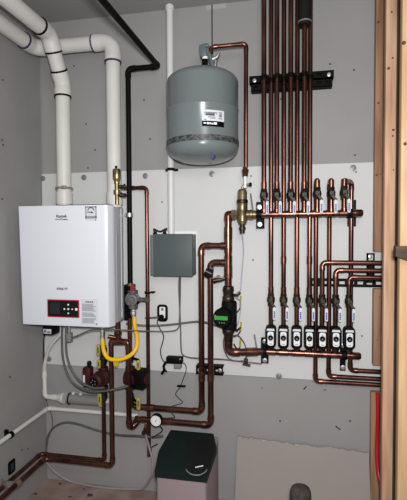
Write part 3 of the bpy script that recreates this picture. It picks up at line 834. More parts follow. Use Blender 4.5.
# information sticker right of the display
k0 = at(80.8, 299.4, .288); k1 = at(98.2, 326.2, .288)
zk1 = at(90, 299.2, .288).z; zk0 = at(90, 325.4, .288).z
sk = MB().box((k0.x, YF-.0008, zk0), (k1.x, YF+.001, zk1)).build('instruction_sticker', M_PAPER, BO, smooth=False)
b = MB(); w_ = k1.x-k0.x; hh = zk1-zk0
for j in range(18):
    if j in (7, 12): continue
    z = zk1 - hh*(.19 + j*.042); L = w_*random.uniform(.62, .84)
    b.box((k0.x+w_*.07, YF-.0014, z-.0016), (k0.x+w_*.07+L, YF-.0007, z+.0008))
b.build('small_print', M_INKL, sk, smooth=False)
b = MB()
for j in range(4): b.box((k0.x+w_*(.28+j*.12), YF-.0014, zk1-hh*.11-.003), (k0.x+w_*(.36+j*.12), YF-.0007, zk1-hh*.11+.004))
b.build('heading', M_INK, sk, smooth=False)
MB().box((k1.x-.011, YF-.0014, zk0+.004), (k1.x-.006, YF-.0007, zk0+.009)).build('mark', M_BLACK, sk, smooth=False)
# energy sticker top right
g0 = at(85.2, 206.4, .288); g1 = at(96.6, 220.8, .288)
es = MB().box((g0.x, YF-.0008, g1.z), (g1.x, YF+.001, g0.z)).build('rating_sticker', M_PAPER, BO, smooth=False)
gw = g1.x-g0.x; gh = g0.z-g1.z
fr = MB(); t = gw*.09
zz0 = g1.z+gh*.16
fr.box((g0.x, YF-.0014, zz0), (g0.x+t, YF-.0007, g0.z)).box((g1.x-t, YF-.0014, zz0), (g1.x, YF-.0007, g0.z)).box((g0.x, YF-.0014, g0.z-t*1.2), (g1.x, YF-.0007, g0.z)).box((g0.x, YF-.0014, zz0), (g1.x, YF-.0007, zz0+gh*.17))
fr.build('frame_print', mat('sticker_grey', (140, 142, 154), .6), es, smooth=False)
ar = MB(); cx_, cz_ = (g0.x+g1.x)/2, zz0+gh*.44
for k in range(10):
    a0_, a1_ = PI*(.12+.76*k/10), PI*(.12+.76*(k+1)/10)
    ar.prism([(cx_+gw*.34*math.cos(a), cz_+gw*.42*math.sin(a)) for a in (a0_, a1_)] + [(cx_+gw*.26*math.cos(a), cz_+gw*.34*math.sin(a)) for a in (a1_, a0_)], 'y', YF-.0014, YF-.0007)
ar.box((cx_-gw*.34, YF-.0014, cz_-.002), (cx_+gw*.14, YF-.0007, cz_+.002)).box((cx_-.02*gw, YF-.0014, cz_-.004), (cx_+gw*.2, YF-.0007, cz_+.001))
ar.build('emblem', M_INK, es, smooth=False)
MB().box((g1.x-.0075, YF-.0014, g1.z+.0015), (g1.x-.0028, YF-.0007, g1.z+.0062)).build('mark', M_BLACK, es, smooth=False)
# lettering
c = at(61.3, 216.2, .2885)
lg = text('Raypak', .0185, (c.x, YF-.0006, c.z), mat('logo_dark', (44, 40, 44), .5), BO, 'logo', bold=.0004)
c2 = at(61.3, 219.4, .2885)
text('A Rheem Company', .0080, (c2.x, YF-.0006, c2.z), mat('logo_dark', (44, 40, 44), .5), BO, 'lettering', bold=.0003)
c3 = at(62, 289, .2885)
text('XPAK FT', .0145, (c3.x, YF-.0006, c3.z), mat('logo_dark', (44, 40, 44), .5), BO, 'lettering', bold=.0004)
MB().box((at(57.6, 216, .2885).x, YF-.0010, at(58, 217.8, .2885).z), (at(59.2, 216, .2885).x, YF-.0004, at(58, 217.1, .2885).z)).build('logo_accent', M_RED, BO, smooth=False)
# wall rail
MB().box((Xl+.05, -.118, zT-.10), (Xr-.05, -.0125, zT-.04)).build('wall_rail', M_STEEL, BO, smooth=False)

# junction box under the boiler
j0 = at(42.6, 328.2, .2); j1 = at(52.5, 335.2, .2)
jb = T('junction_box', 'small black junction box with grey label under the boiler left corner', 'box', ((j0.x+j1.x)/2, -.2, j1.z))
MB().box((j0.x, -.2, j1.z), (j1.x, -.12, zB+.0), .003, 2).build('housing', M_BLACK, jb)
q0 = at(43.4, 329, .201); q1 = at(51.2, 333.8, .201)
lbx = MB().box((q0.x, -.2012, q1.z), (q1.x, -.199, q0.z)).build('label', M_PAPER, jb, smooth=False)
MB().box((q0.x+.003, -.2018, q1.z+.003), (q0.x+.016, -.201, q0.z-.003)).box((q0.x+.020, -.2018, q1.z+.003), (q1.x-.003, -.201, q1.z+.012)).build('printing', M_INKL, lbx, smooth=False)

# ------------------------------------------------------------------ vents
RV = .0345
def pvc(name, label, pts, bands, stop=None, Rb=.06, r=RV):
    pts = [Vector(p) for p in pts]
    root = T(name, label, 'pipe', min(pts, key=lambda p: p.z), 'white plastic vent pipes of the boiler')
    path, arcs = fillet(pts, Rb, 10)
    MB().sweep(path, r, 28).build('tube', M_PVC, root)
    for arc, d1, d2 in arcs:
        elbow(arc, d1, d2, r, M_PVC, root, hub=.8)
        for end, d in ((arc[0], d1), (arc[-1], d2)):
            cc = end + d*r*1.26
            MB().lathe([(-.004, r), (-.004, r*1.165), (.004, r*1.165), (.004, r)], cc, d, 28).build('primer_ring', M_BLACK if root['label'].startswith('left') else M_PURP, root)
    for p, ax in bands:
        MB().lathe([(-.03, r*.99), (-.029, r*1.16), (.029, r*1.16), (.03, r*.99)], p, ax, 28).build('coupling', M_PVC, root)
    return root
v1 = at(63.6, 150, .15); X1 = v1.x
zA = at(62, 84, .15).z
dR = None
# depth where the pipe towards the viewer is met, so that X stays the same
best = min(((abs(at(37, 24, k/1000).x - X1), k/1000) for k in range(150, 600)), key=lambda t: t[0]); dR = best[1]
zR = at(37, 24, dR).z
# climb at an angle from (X1, .15, zA) to (X1, dC, zR)
dC = .15 + (zR - zA)*.62
v1b = pvc('vent_pipe', 'left white vent pipe climbing from the boiler and turning along the left wall', [(X1, -.15, zT-.002), (X1, -.15, zA), (X1, -dC, zR), (X1, -2.9, zR)],
    [((X1, -.15, zT+.045), (0, 0, 1))])
v2 = at(113.8, 130, .12); X2 = v2.x
zV2 = at(90, 43.5, .12).z
X2l = .05
pvc('vent_pipe', 'right white vent pipe rising from the boiler, elbowing left behind the other vent', [(X2, -.12, zT-.002), (X2, -.12, zV2), (X2l, -.12, zV2), (X2l, -2.9, zV2)],
    [((X2, -.12, zT+.04), (0, 0, 1))], Rb=.055)
# clamp on the left vent
c = at(69.5, 188.6, .15-RV)
cl = MB().lathe([(-.005, RV*1.17), (-.005, RV*1.23), (.005, RV*1.23), (.005, RV*1.17)], (X1, -.15, at(64, 188.4, .15).z), (0, 0, 1), 28).box((X1+.012, -.15-RV-.016, at(64, 190, .15).z), (X1+.032, -.15-RV*.9, at(64, 186.6, .15).z), .002, 1).build('hose_clamp', M_STEEL, None)
tag(cl, 'steel hose clamp around the left white vent above the boiler', 'clamp')

# ------------------------------------------------------------------ black gas pipe and regulator
DG = .1
XG = at(129.4, 200, DG).x
zg = at(127, 69, DG).z
e = at(158.5, 66, DG)
zgb = at(130.6, 284, DG).z
far = at(103, -1, .1)
# the rising run ahead: towards the viewer and slightly up
g1_ = Vector((e.x, -DG, zg))
best = min(((abs(at(104, 2, k/1000).x - e.x), k/1000) for k in range(100, 1500)), key=lambda t: t[0]); dg = best[1]
g2_ = at(104, 2, dg); g2_.x = e.x
g3_ = g1_ + (g2_-g1_)*1.0
tEnd = (H - .03 - g1_.z)/(g2_.z - g1_.z) if g2_.z > g1_.z + .02 else 2.2
g3_ = g1_ + (g2_-g1_)*min(tEnd, 3.5)
gp = pipe('gas_pipe', 'black iron gas pipe from the ceiling elbowing down beside the boiler', 'pipe', [g3_, g1_, (XG, -DG, zg), (XG, -DG, zgb-.03)], .0125, R=.02, m=M_BLACKM, me=M_BLACKM)
zz = at(128.6, 215, DG).z
MB().lathe([(-.009, .0127), (-.009, .017), (.009, .017), (.009, .0127)], (XG, -DG, zz), (0, 0, 1), 16).box((XG-.022, -DG-.010, zz-.006), (XG-.013, -DG+.010, zz+.006)).build('clamp', M_STEEL, gp)
zr = at(132, 299, DG).z
G = T('gas_regulator', 'grey cast gas regulator on the black gas pipe right of the boiler', 'regulator', (XG, -DG, at(132, 320, DG).z))
MB().lathe([(0, .0145), (.006, .0145), (.008, .012), (.03, .012), (.032, .015), (.045, .015)], (XG, -DG, zgb-.04), (0, 0, 1), 12).build('inlet', M_BRASS, G)
MB().lathe([(0, .010), (.004, .012), (.018, .012), (.02, .008), (.03, .007)], (XG+.018, -DG-.012, at(132, 291, DG).z), (0, 0, 1), 10).box((XG+.010, -DG-.026, at(132, 290, DG).z), (XG+.026, -DG-.022, at(132, 284, DG).z), .001, 1).build('shutoff_handle', mat('handle_red', (140, 30, 44), .5), G)
XR = at(133.2, 300, DG).x
MB().lathe([(-.030, .016), (-.026, .028), (-.010, .030), (-.008, .036), (.006, .036), (.008, .028), (.022, .026), (.024, .014), (.034, .012), (.034, 0)], (XR, -DG-.01, zr), (.25, -1, 0), 24).build('diaphragm_housing', M_ALU, G)
MB().lathe([(-.050, .016), (-.046, .023), (-.028, .023), (-.026, .019), (.026, .019), (.028, .024), (.042, .024), (.046, .016)], (XR, -DG, zr), (0, 0, 1), 10).build('body', M_ALU, G)
MB().lathe([(0, .014), (.02, .014), (.022, .011), (.048, .011), (.050, .014), (.062, .014), (.062, 0)], (XR+.015, -DG, zr-.002), (1, 0, 0), 14).build('side_port', M_ALU, G)
MB().sweep([(XR+.02, -DG-.01, zr-.02), (XR+.034, -DG-.016, zr-.012)], .006, 10).build('test_plug', M_BLACKM, G)
MB().lathe([(0, .012), (.02, .012), (.022, .015), (.036, .015), (.038, .011), (.05, .010)], (XR, -DG, zr-.038), (.0, 0, -1), 8).build('flare_nut', M_STEEL, G)
# black ribbed bracket behind the regulator
r0 = at(122.8, 285, .07); r1 = at(131.5, 321, .07)
rb = MB().box((r0.x+.002, -.060, r1.z), (r1.x+.002, -.0123, r0.z))
for k in range(7):
    z = r1.z + (r0.z-r1.z)*(k+.5)/7
    rb.box((r0.x, -.070, z-.007), (r1.x+.004, -.058, z+.006))
o = rb.build('strut', M_BLACK, smooth=False); tag(o, 'black ribbed strut fixed behind the grey gas regulator', 'bracket')
# yellow flexible hose
ypts = [at(134.2, 317, .10), at(134.8, 326, .115), at(137.2, 338, .15), at(136.2, 348, .175), at(130, 355.5, .19), at(119, 359.5, .195), at(109, 358.5, .195), at(104.2, 352, .19), at(102.8, 343, .19), at(102.4, 337, .19)]
ye = T('gas_hose', 'yellow flexible gas hose looping in a U under the boiler', 'hose', at(118, 360, .19))
MB().sweep(spline(ypts, 10), .0098, 16).build('hose', M_YELLOW, ye)
c = at(102.4, 337.5, .19)
MB().lathe([(0, .0115), (.012, .0115), (.014, .009), (.03, .009), (.032, .012), (c.z*0+.052, .012)], (c.x, -.19, c.z-.004), (0, 0, 1), 8).build('end_nut', M_STEEL, ye)
MB().cyl((c.x, -.19, c.z+.045), (c.x, -.19, zB+.004), .009, 12).build('nipple', M_STEEL, ye)
tg = at(116, 363.5, .185)
k = MB().prism([(-.014, .012), (.016, .010), (.012, -.008), (.004, -.018), (-.010, -.010)], 'y', -.002, .002)
bmesh.ops.translate(k.bm, verts=k.bm.verts, vec=tg)
k.build('paper_tag', mat('tag_yellow', (186, 164, 40), .6), ye, smooth=False)

# ------------------------------------------------------------------ vent brass + relief line right of boiler
c = at(116.9, 187, .16)
av = T('air_vent', 'brass automatic air vent on top of the boiler right side', 'valve', (c.x, -.16, zT))
cz = [at(116.9, y, .16).z for y in (204.5, 195, 190, 184, 181, 178.5, 170.5, 169, 167)]
MB().lathe([(0, .010), (cz[1]-cz[0], .010), (cz[1]-cz[0]+.001, .0165), (cz[2]-cz[0], .0165), (cz[2]-cz[0]+.001, .011), (cz[3]-cz[0], .011), (cz[3]-cz[0]+.001, .014), (cz[4]-cz[0], .014), (cz[4]-cz[0]+.004, .017), (cz[5]-cz[0], .0195), (cz[6]-cz[0], .0195), (cz[7]-cz[0], .017), (cz[7]-cz[0], 0)], (c.x, -.16, cz[0]), (0, 0, 1), 18).build('body', M_BRASS, av)
MB().lathe([(0, .004), (.006, .004), (.008, .006), (.016, .006)], (c.x-.003, -.16, cz[7]-.001), (0, 0, 1), 10).build('cap', M_BLACKM, av)
MB().sweep([at(117, 193, .16), at(122, 195.5, .15), at(126, 195, .15)], [.012, .011, .009], 10).build('tee', M_DBRASS, av)
MB().lathe([(0, .008), (.02, .009), (.022, .014), (.03, .014)], at(119, 186.6, .16), (1, .3, 0), 10).build('outlet', M_DBRASS, av)
XL = at(147.2, 230, .05).x
zl = at(140, 187.6, .06).z
pipe('relief_pipe', 'copper relief pipe from the boiler vent elbowing down beside the grey box', 'pipe', [at(121, 187.2, .15), Vector((at(127, 187.4, .06).x, -.052, zl)), (XL, -.052, zl), (XL, -.052, at(150, 456, .052).z)], .0098, R=.02,
     couplings=[((XL, -.052, at(149, 297, .05).z-.01), (0, 0, 1))])
q = at(149, 296, .052)
rc = T('pipe_clip', 'small black pipe clip on the copper relief pipe beside the regulator', 'clip', (XL, -.03, q.z))
MB().lathe([(-.005, .0102), (-.005, .0135), (.005, .0135), (.005, .0102)], (XL, -.052, q.z+.016), (0, 0, 1), 14).box((XL-.022, -.036, q.z+.012), (XL-.004, -.0122, q.z+.02)).box((XL+.008, -.036, q.z+.012), (XL+.028, -.0122, q.z+.02)).build('band', M_BLACKM, rc)

# ------------------------------------------------------------------ copper under the boiler
DB = .15
Rb = .0125
xT = at(118, 330, DB).x; xL = at(111.6, 380, DB).x; xR = at(128.8, 390, DB).x
zTee = at(118, 341.5, DB).z
yk = T('copper_fork', 'copper fork pipe splitting in two right under the boiler', 'pipe', (xT, -DB, zTee))
MB().cyl((xT, -DB, zTee), (xT, -DB, zB+.01), Rb*1.05, 16).build('tube', M_COP, yk)
MB().lathe([(0, Rb*1.06), (0, Rb*1.5), (.012, Rb*1.5), (.012, Rb*1.06)], (xT, -DB, zTee+.034), (0, 0, 1), 16).build('collar', M_COPE, yk)
MB().sweep([(xT-.018, -DB, zTee), (xT+.022, -DB, zTee)], Rb*1.28, 16).sweep([(xT, -DB, zTee), (xT, -DB, zTee+.024)], Rb*1.28, 16).build('tee', M_COPE, yk)
MB().cyl((at(108, 334, .17).x, -.17, at(108, 336, .17).z), (xT, -DB, at(118, 338, DB).z), .009, 12).build('side_branch', M_COPE, yk)
# left leg down to the low run along the wall; front pipe
zlo = at(113, 463.5, .13).z
xfl = .082; zlr = at(104, 460.5, .085).z
leg = pipe('copper_pipe', 'copper pipe from the fork left leg to the front low run by the left wall', 'pipe',
     [(xT-.022, -DB, zTee), (xL, -DB, zTee), (xL, -DB, zlo), (xfl, -DB, zlo), (xfl, -2.9, zlo)], .0118, R=.024, group='low copper runs along the left wall')
xq = at(104, 425, .085).x
pipe('copper_pipe', 'copper pipe below the burgundy pump to the rear low run along the left wall', 'pipe',
     [(xq, -.085, at(104, 392, .085).z), (xq, -.085, zlr), (.018, -.085, zlr), (.018, -2.9, zlr)], .0108, 'low copper runs along the left wall')
# right leg: thick pipe down, then along to the gauge
zr2 = at(129, 431, DB).z
pipe('copper_pipe', 'thick copper pipe from the right of the fork down to the pressure gauge', 'pipe',
     [(xT+.026, -DB, zTee), (xR, -DB, zTee), (xR, -DB, zr2), (at(139.5, 421, DF).x, -DF, z2b), (xg+.01, -DF, z2b)], Rb*1.04, R=.024)
# clamps on the left wall
kc = at(16, 473, .0)
p = atx(17, 476, xfl)
cl = T('pipe_clamp', 'grey clamp holding both low copper runs to the left wall', 'clamp', (0, p.y, zlo))
for xx, zz in ((xfl, zlo), (.018, zlr)):
    MB().lathe([(-.012, .0118), (-.012, .0165), (.012, .0165), (.012, .0118)], (xx, p.y, zz), (0, 1, 0), 14).build('ring', mat('clamp_tan', (120, 96, 88), .5), cl)
MB().box((.03, p.y-.006, zlr-.004), (.07, p.y+.006, zlo+.006)).build('bar', M_MEDGREY, cl, smooth=False)
MB().box((.0005, p.y-.008, zlr-.008), (.006, p.y+.008, zlr+.03)).build('wall_tab', M_MEDGREY, cl, smooth=False)
p = atx(9.5, 468, 0)
ob = T('outlet_box', 'black wall outlet low on the left wall behind the copper runs', 'outlet', (0, p.y, p.z-.05))
MB().prism(rrect(p.y+.012, p.z, .048, .062, .006), 'x', .0002, .006, .0015, 1).build('plate', M_BLACK, ob)
MB().prism(rrect(p.y+.012, p.z, .024, .038, .003), 'x', .006, .008, .0006, 1).build('receptacle', mat('outlet_blue', (36, 46, 60), .4), ob)

# burgundy pumps with yellow-handled valves
def burg_pump(label, xc, yc, zc, ax, motor_black, zup, zdn):
    root = T('burgundy_pump', label, 'pump', (xc, yc, zdn))
    ax = Vector(ax).normalized()
    MB().lathe([(-.026, .024), (-.022, .036), (-.002, .040), (.014, .040), (.020, .034)], (xc, yc, zc), ax, 24).build('volute', M_BURG, root)
    MB().lathe([(.018, .033), (.024, .041), (.034, .041), (.038, .034)], (xc, yc, zc), ax, 20).build('flange', M_BURG, root)
    if motor_black:
        c0 = Vector((xc, yc, zc)) + ax*.035
        MB().box((-.012, -.034, -.046), (.054, .034, .046), .007, 3, M=Matrix.Translation(c0) @ Matrix.Rotation(math.atan2(ax.y, ax.x), 4, 'Z')).build('motor', M_BLACK, root)
        MB().lathe([(.062, .028), (.064, .030), (.094, .030), (.096, .027), (.096, 0)], (xc, yc, zc), ax, 20).build('end_plate', M_BURG, root)
    else:
        MB().lathe([(.036, .036), (.076, .036), (.082, .030), (.086, .014), (.086, 0)], (xc, yc, zc), ax, 24).build('motor', M_BURG, root)
        fc_ = Vector((xc, yc, zc)) + ax*.087
        MB().lathe([(0, .022), (.004, .022), (.005, .016), (.005, 0)], fc_ - ax*.003, ax, 20).build('cap', M_BLACK, root)
        b = MB()
        for j in range(5):
            a = 2*PI*j/5
            s_ = ax.cross(Vector((0, 0, 1))).normalized()
            q_ = fc_ + (s_*math.cos(a) + Vector((0, 0, 1))*math.sin(a))*.012
            b.lathe([(0, .003), (.004, .003)], q_, ax, 8)
        b.build('cap_screw', M_MEDGREY, root)
    for z0_, z1_ in ((zc+.034, zup), (zdn, zc-.034)):
        MB().cyl((xc, yc, z0_), (xc, yc, z1_), .0125, 14).build('stub', M_COP, root)
    for z_ in (zc+.046, zc-.052):
        MB().lathe([(-.006, .013), (-.006, .026), (.006, .026), (.006, .013)], (xc, yc, z_), (0, 0, 1), 8).build('flange_nut', M_BURG, root)
    return root
def yvalve(label, xc, yc, zc, hx, hz0, hz1, dx=0):
    root = T('isolation_valve', label, 'valve', (xc, yc, zc-.02), 'yellow handled valves beside the burgundy pumps')
    MB().lathe([(-.026, .0135), (-.024, .017), (-.012, .017), (-.009, .0205), (.009, .0205), (.012, .017), (.024, .017), (.026, .0135)], (xc, yc, zc), (0, 0, 1), 10).build('body', M_DBRASS, root)
    MB().cyl((xc, yc, zc), (hx, yc-.032, zc), .006, 10).build('stem', M_BLACKM, root)
    MB().prism(rrect(hx, (hz0+hz1)/2, .018, hz1-hz0, .006), 'y', yc-.040, yc-.031, .002, 2).build('handle', M_YTAG, root)
    MB().prism(rrect(hx, (hz0+hz1)/2, .007, (hz1-hz0)*.5, .002), 'y', yc-.041, yc-.0395).build('handle_print', M_INK, root)
    return root
DP = .085
xp1 = xq
def zd(px, py): return at(px, py, DP).z
p1c = at(100.8, 376.5, DP)
burg_pump('burgundy pump on the left copper pipe under the boiler', xp1, -DP, zd(104, 377), (-.14, -.99, 0), False, zd(104, 364), zd(104, 391))
lob = at(87.6, 375.5, DP+.05)
q = T('burgundy_valve', 'burgundy cast control valve with black knob left of the left pump', 'valve', (lob.x, lob.y, at(87, 387, DP+.05).z))
MB().box((lob.x-.022, lob.y-.02, at(87, 386.5, .135).z), (lob.x+.022, lob.y+.03, at(87, 366.5, .135).z), .012, 3).build('body', M_BURG, q)
MB().lathe([(0, .006), (.008, .006), (.010, .011), (.024, .012), (.030, .008), (.030, 0)], (lob.x+.010, lob.y, at(87, 367, .135).z), (0, 0, 1), 14).build('knob', M_BLACK, q)
MB().box((lob.x-.014, lob.y-.0215, at(87, 384, .135).z), (lob.x-.004, lob.y-.019, at(87, 374, .135).z)).build('label', M_PAPER, q, smooth=False)
hy = zd(98.5, 347)
yvalve('yellow handled valve at the top, above the left burgundy pump', xp1, -DP, zd(102, 350), at(98.4, 347, DP+.035).x, zd(98, 353.5), zd(98, 342.5))
yvalve('lower yellow handled valve just above the left burgundy pump', xp1, -DP, zd(102, 361), at(98.8, 361, DP+.035).x, zd(98, 366), zd(98, 357.5))
yvalve('yellow handled valve below the left burgundy pump', xp1, -DP, zd(102, 395.5), at(99.8, 395, DP+.035).x, zd(100, 402), zd(100, 391))
pipe('copper_pipe', 'short upright copper pipe between the boiler and the left yellow handled valve', 'pipe', [(xp1, -DP, zB+.008), (xp1, -DP, zd(104, 347))], .0115)
# white label on flange of left pump
fl_ = at(104.4, 372.5, .135)
xp2 = at(133.2, 376, DP).x
burg_pump('burgundy pump with square black motor on the right copper pipe', xp2-.012, -DP-.008, zd(129, 376.5), (1, -.12, 0), True, zd(131, 364), zd(131, 392))
yvalve('yellow handled valve above the black motor pump', xp2-.012, -DP-.008, zd(131, 357), at(139.0, 362, DP+.035).x, zd(139, 367), zd(139, 357.5))
yvalve('yellow handled valve below the black motor pump', xp2-.012, -DP-.008, zd(131, 398), at(139.2, 400, DP+.035).x, zd(139, 406), zd(139, 394))
pipe('copper_pipe', 'short upright copper pipe behind the yellow hose, down to the black motor pump', 'pipe', [(xp2-.012, -DP-.008, zB+.008), (xp2-.012, -DP-.008, zd(131, 353))], .0115)
pipe('copper_pipe', 'short copper elbow from the right yellow handled valve into the left long drop', 'pipe', [(xp2-.012, -DP-.008, zd(131, 401)), (xp2-.012, -DP-.008, z1b), (at(136.5, 411, DF).x, -DF, z1b)], .0115, R=.012)

# gauge
c = at(156, 420.6, DF+.045)
ga = T('pressure_gauge', 'round white dial pressure gauge on the low copper pipe by the softener', 'gauge', (c.x, -DF, c.z-.03))
MB().lathe([(0, .029), (.022, .029), (.024, .028), (.024, .0255), (.021, .0255), (.021, 0)], (c.x, -DF-.026, c.z), (0, -1, 0), 32).build('case', M_BLACK, ga)
dl = MB().lathe([(0, .0254), (.001, .0254), (.001, 0)], (c.x, -DF-.0478, c.z), (0, -1, 0), 32).build('dial', M_WHITEPL, ga)
b = MB()
for j in range(13):
    a = math.radians(-45 + 270*j/12); q = Vector((math.cos(a), 0, math.sin(a)))
    s_ = Vector((c.x, -DF-.0494, c.z)) + q*.0185; e_ = s_ + q*.004
    b.sweep([s_, e_], .0006, 5)
b.build('dial_marks', M_INK, dl, smooth=False)
MB().sweep([(c.x-.003, -DF-.0500, c.z-.006), (c.x+.004, -DF-.0500, c.z+.012)], [.0012, .0004], 6).build('needle', M_BLACK, ga)
MB().cyl((c.x, -DF, z2b), (c.x, -DF-.028, c.z), .009, 12).build('stem', M_BRASS, ga)
# two brass valves left of the gauge
for lab, px, py, dz in (('small brass valve above the pipe bend left of the gauge', 138.4, 417, .02), ('small brass valve below the pipe bend left of the gauge', 147, 428.5, -.02)):
    c = at(px, py, DF+.0)
    v = T('drain_valve', lab, 'valve', c)
    yy = -DF-.03
    MB().lathe([(-.014, .007), (-.012, .010), (.012, .010), (.014, .007)], (c.x, -DF-.024, c.z), (0, 0, 1), 10).sweep([(c.x, -DF-.024, c.z), (c.x, -DF-.0145, z2b + (c.z-z2b)*.35)], .007, 10).build('body', M_COPE, v)
    MB().lathe([(0, .004), (.012, .004), (.013, .011), (.018, .011)], (c.x, -DF-.030, c.z), (0, -1, 0), 12).build('hand_wheel', M_DBRASS, v)

# ------------------------------------------------------------------ white plumbing low left
c = [at(61, 333, .14), at(57, 338, .13), at(50.5, 346, .11), at(46.4, 356, .085), at(44.6, 366, .07)]
xw = at(44.7, 385, .06).x
cp = T('condensate_pipe', 'white plastic condensate pipe from the boiler down the left corner', 'pipe', (xw, -.06, at(44.6, 397, .06).z))
MB().sweep(spline([at(61.5, 325, .14)] + c + [Vector((xw, -.062, at(44.6, 371, .06).z))], 8), .0085, 14).build('flexible_tube', M_PVC, cp)
ze = at(45, 396.5, .06).z
path, arcs = fillet([(xw, -.06, at(44.6, 366, .06).z), (xw, -.06, ze), (at(55, 397, .06).x, -.06, ze)], .018)
MB().sweep(path, .0108, 16).build('tube', M_PVC, cp)
elbow(arcs[0][0], arcs[0][1], arcs[0][2], .0108, M_PVC, cp)
MB().lathe([(-.012, .0109), (-.012, .0135), (.012, .0135), (.012, .0109)], (xw, -.06, at(44.6, 375, .06).z), (0, 0, 1), 16).build('coupling', M_PVC, cp)
n0 = at(52, 397, .06)
nt = T('neutralizer', 'grey tube neutralizer with white ends lying along the low back wall', 'filter', at(80, 403, .06))
MB().lathe([(0, .0135), (.016, .0135), (.017, .017), (.026, .017), (.027, .0125), (.040, .0125), (.042, .020), (.060, .025), (.066, .029), (.078, .029), (.078, .02)], (n0.x-.005, -.06, ze), (1, 0, 0), 20).build('reducer', M_PVC, nt)
xn0 = at(68, 397, .06).x; xn1 = at(100.5, 397, .06).x
MB().cyl((xn0, -.06, ze), (xn1, -.06, ze), .0265, 24).build('tube', M_GREYPIPE, nt)
MB().lathe([(0, .02), (.001, .030), (.016, .030), (.024, .022), (.03, .012), (.05, .012)], (xn1-.002, -.06, ze), (1, 0, 0), 20).build('end_cap', M_PVC, nt)
MB().lathe([(-.003, .0268), (-.003, .030), (.003, .030), (.003, .0268)], (xn0+.012, -.06, ze), (1, 0, 0), 24).build('ring', M_BLACK, nt)
MB().cyl((xn0+.03, -.06, ze+.022), (xn0+.03, -.06, ze+.036), .009, 12).build('port', M_PVC, nt)
MB().cyl((xn0+.072, -.06, ze+.022), (xn0+.072, -.06, ze+.034), .009, 12).build('port', M_PVC, nt)
MB().box((xn0+.03, -.047, ze-.035), (xn0+.05, -.0005, ze-.024)).build('wall_clip', M_PVC, nt)
# white horizontal pipe that wraps the corner
zp = at(90, 411.6, .03).z
xpc = .03
pipe('water_pipe', 'thin white plastic pipe along the back wall and round the left wall', 'pipe', [(at(138, 412, .03).x, -.03, zp), (xpc, -.03, zp), (xpc, -2.9, zp)], .0105, m=M_PVC, me=M_PVC, R=.02)
MB_r = None
for px, lab in ((10.5, 'black'),):
    p = atx(px, 431.5, xpc)
    k = T('pipe_clip', 'black clip holding the thin white pipe on the left wall', 'clip', (0, p.y, zp))
    MB().lathe([(-.009, .0107), (-.009, .0150), (.009, .0150), (.009, .0107)], (xpc, p.y, zp), (0, 1, 0), 14).box((.0005, p.y-.006, zp-.006), (.017, p.y+.006, zp+.022)).build('band', M_BLACK, k)

# ------------------------------------------------------------------ hoses and cables low left
hp = [at(62, 325, .15), at(62, 340, .15), at(63, 358, .15), at(67.5, 374, .15), at(76, 385.5, .15), at(90, 391.3, .17), at(104, 391, .185), at(118, 388.5, .185), at(128, 386, .183)]
cable('hose', 'outer grey braided hose curving from the boiler underside to the pumps', 'hose', hp, .0054, M_GREYHOSE, 'grey braided hoses under the boiler', n=10)
hp = [at(66.5, 325, .17), at(66, 340, .17), at(67, 356, .17), at(72, 370, .17), at(80, 381, .175), at(92, 387.5, .19), at(104, 388, .20)]
cable('hose', 'inner grey braided hose curving beside the outer hose under the boiler', 'hose', hp, .0054, M_GREYHOSE, 'grey braided hoses under the boiler', n=10)
c = at(69, 338, .17)
q = T('hose_connector', 'grey box connector on the hoses under the boiler', 'connector', (c.x, -.16, c.z-.02))
MB().box((c.x-.010, -.180, c.z-.018), (c.x+.014, -.155, c.z+.026), .003, 2).build('body', M_MEDGREY, q)
MB().cyl((c.x, -.168, c.z+.02), (c.x, -.168, zB+.004), .007, 10).build('nipple', M_STEEL, q)
cable('cable', 'black cable arching from the grey connector to the right under the boiler', 'cable', [at(71, 338, .17), at(78, 335.5, .19), at(88, 331, .2), at(98, 329.3, .212), at(112, 329.5, .2), at(128, 330.3, .155), at(137, 330.8, .138), at(150, 331.2, .085), at(163, 331.6, .05), at(174, 330.8, .046), at(178.6, 327.5, .046), at(179.4, 321, .046), at(180.2, 300, .05), at(180.6, 276, .08)], .0032, M_CABLE)
cable('cable', 'black cable hanging from the junction box under the boiler corner', 'cable', [at(44.8, 334.5, .16), at(43.8, 340, .14), at(43.6, 352, .08), at(43.8, 366, .03)], .0032, M_BWIRE)
# conduit cable from the gas valve to the pump
cable('cable', 'grey cable running level from the regulator across to the pump', 'cable', [at(126, 323.5, .075), at(140, 325.3, .06), at(158, 325.6, .034), at(175, 324.2, .032), at(195, 321.8, .034), at(206, 322.6, .06), at(216, 325.2, .09), at(222, 326.5, .105)], .0052, M_CABLE, n=10)
cable('cable', 'mauve cable dropping from the grey box to the low black wire', 'cable', [at(179.3, 275, .07), at(179, 290, .035), at(179.8, 310, .02), at(180.6, 330, .017), at(181, 346, .017), at(182.5, 354.5, .02), at(190, 357.6, .03), at(205, 358.6, .08), at(213, 358.9, .08), at(224, 359.5, .04), at(240, 361.5, .03), at(256, 363.2, .03), at(262, 363.8, .03)], .0036, M_MAUVE)
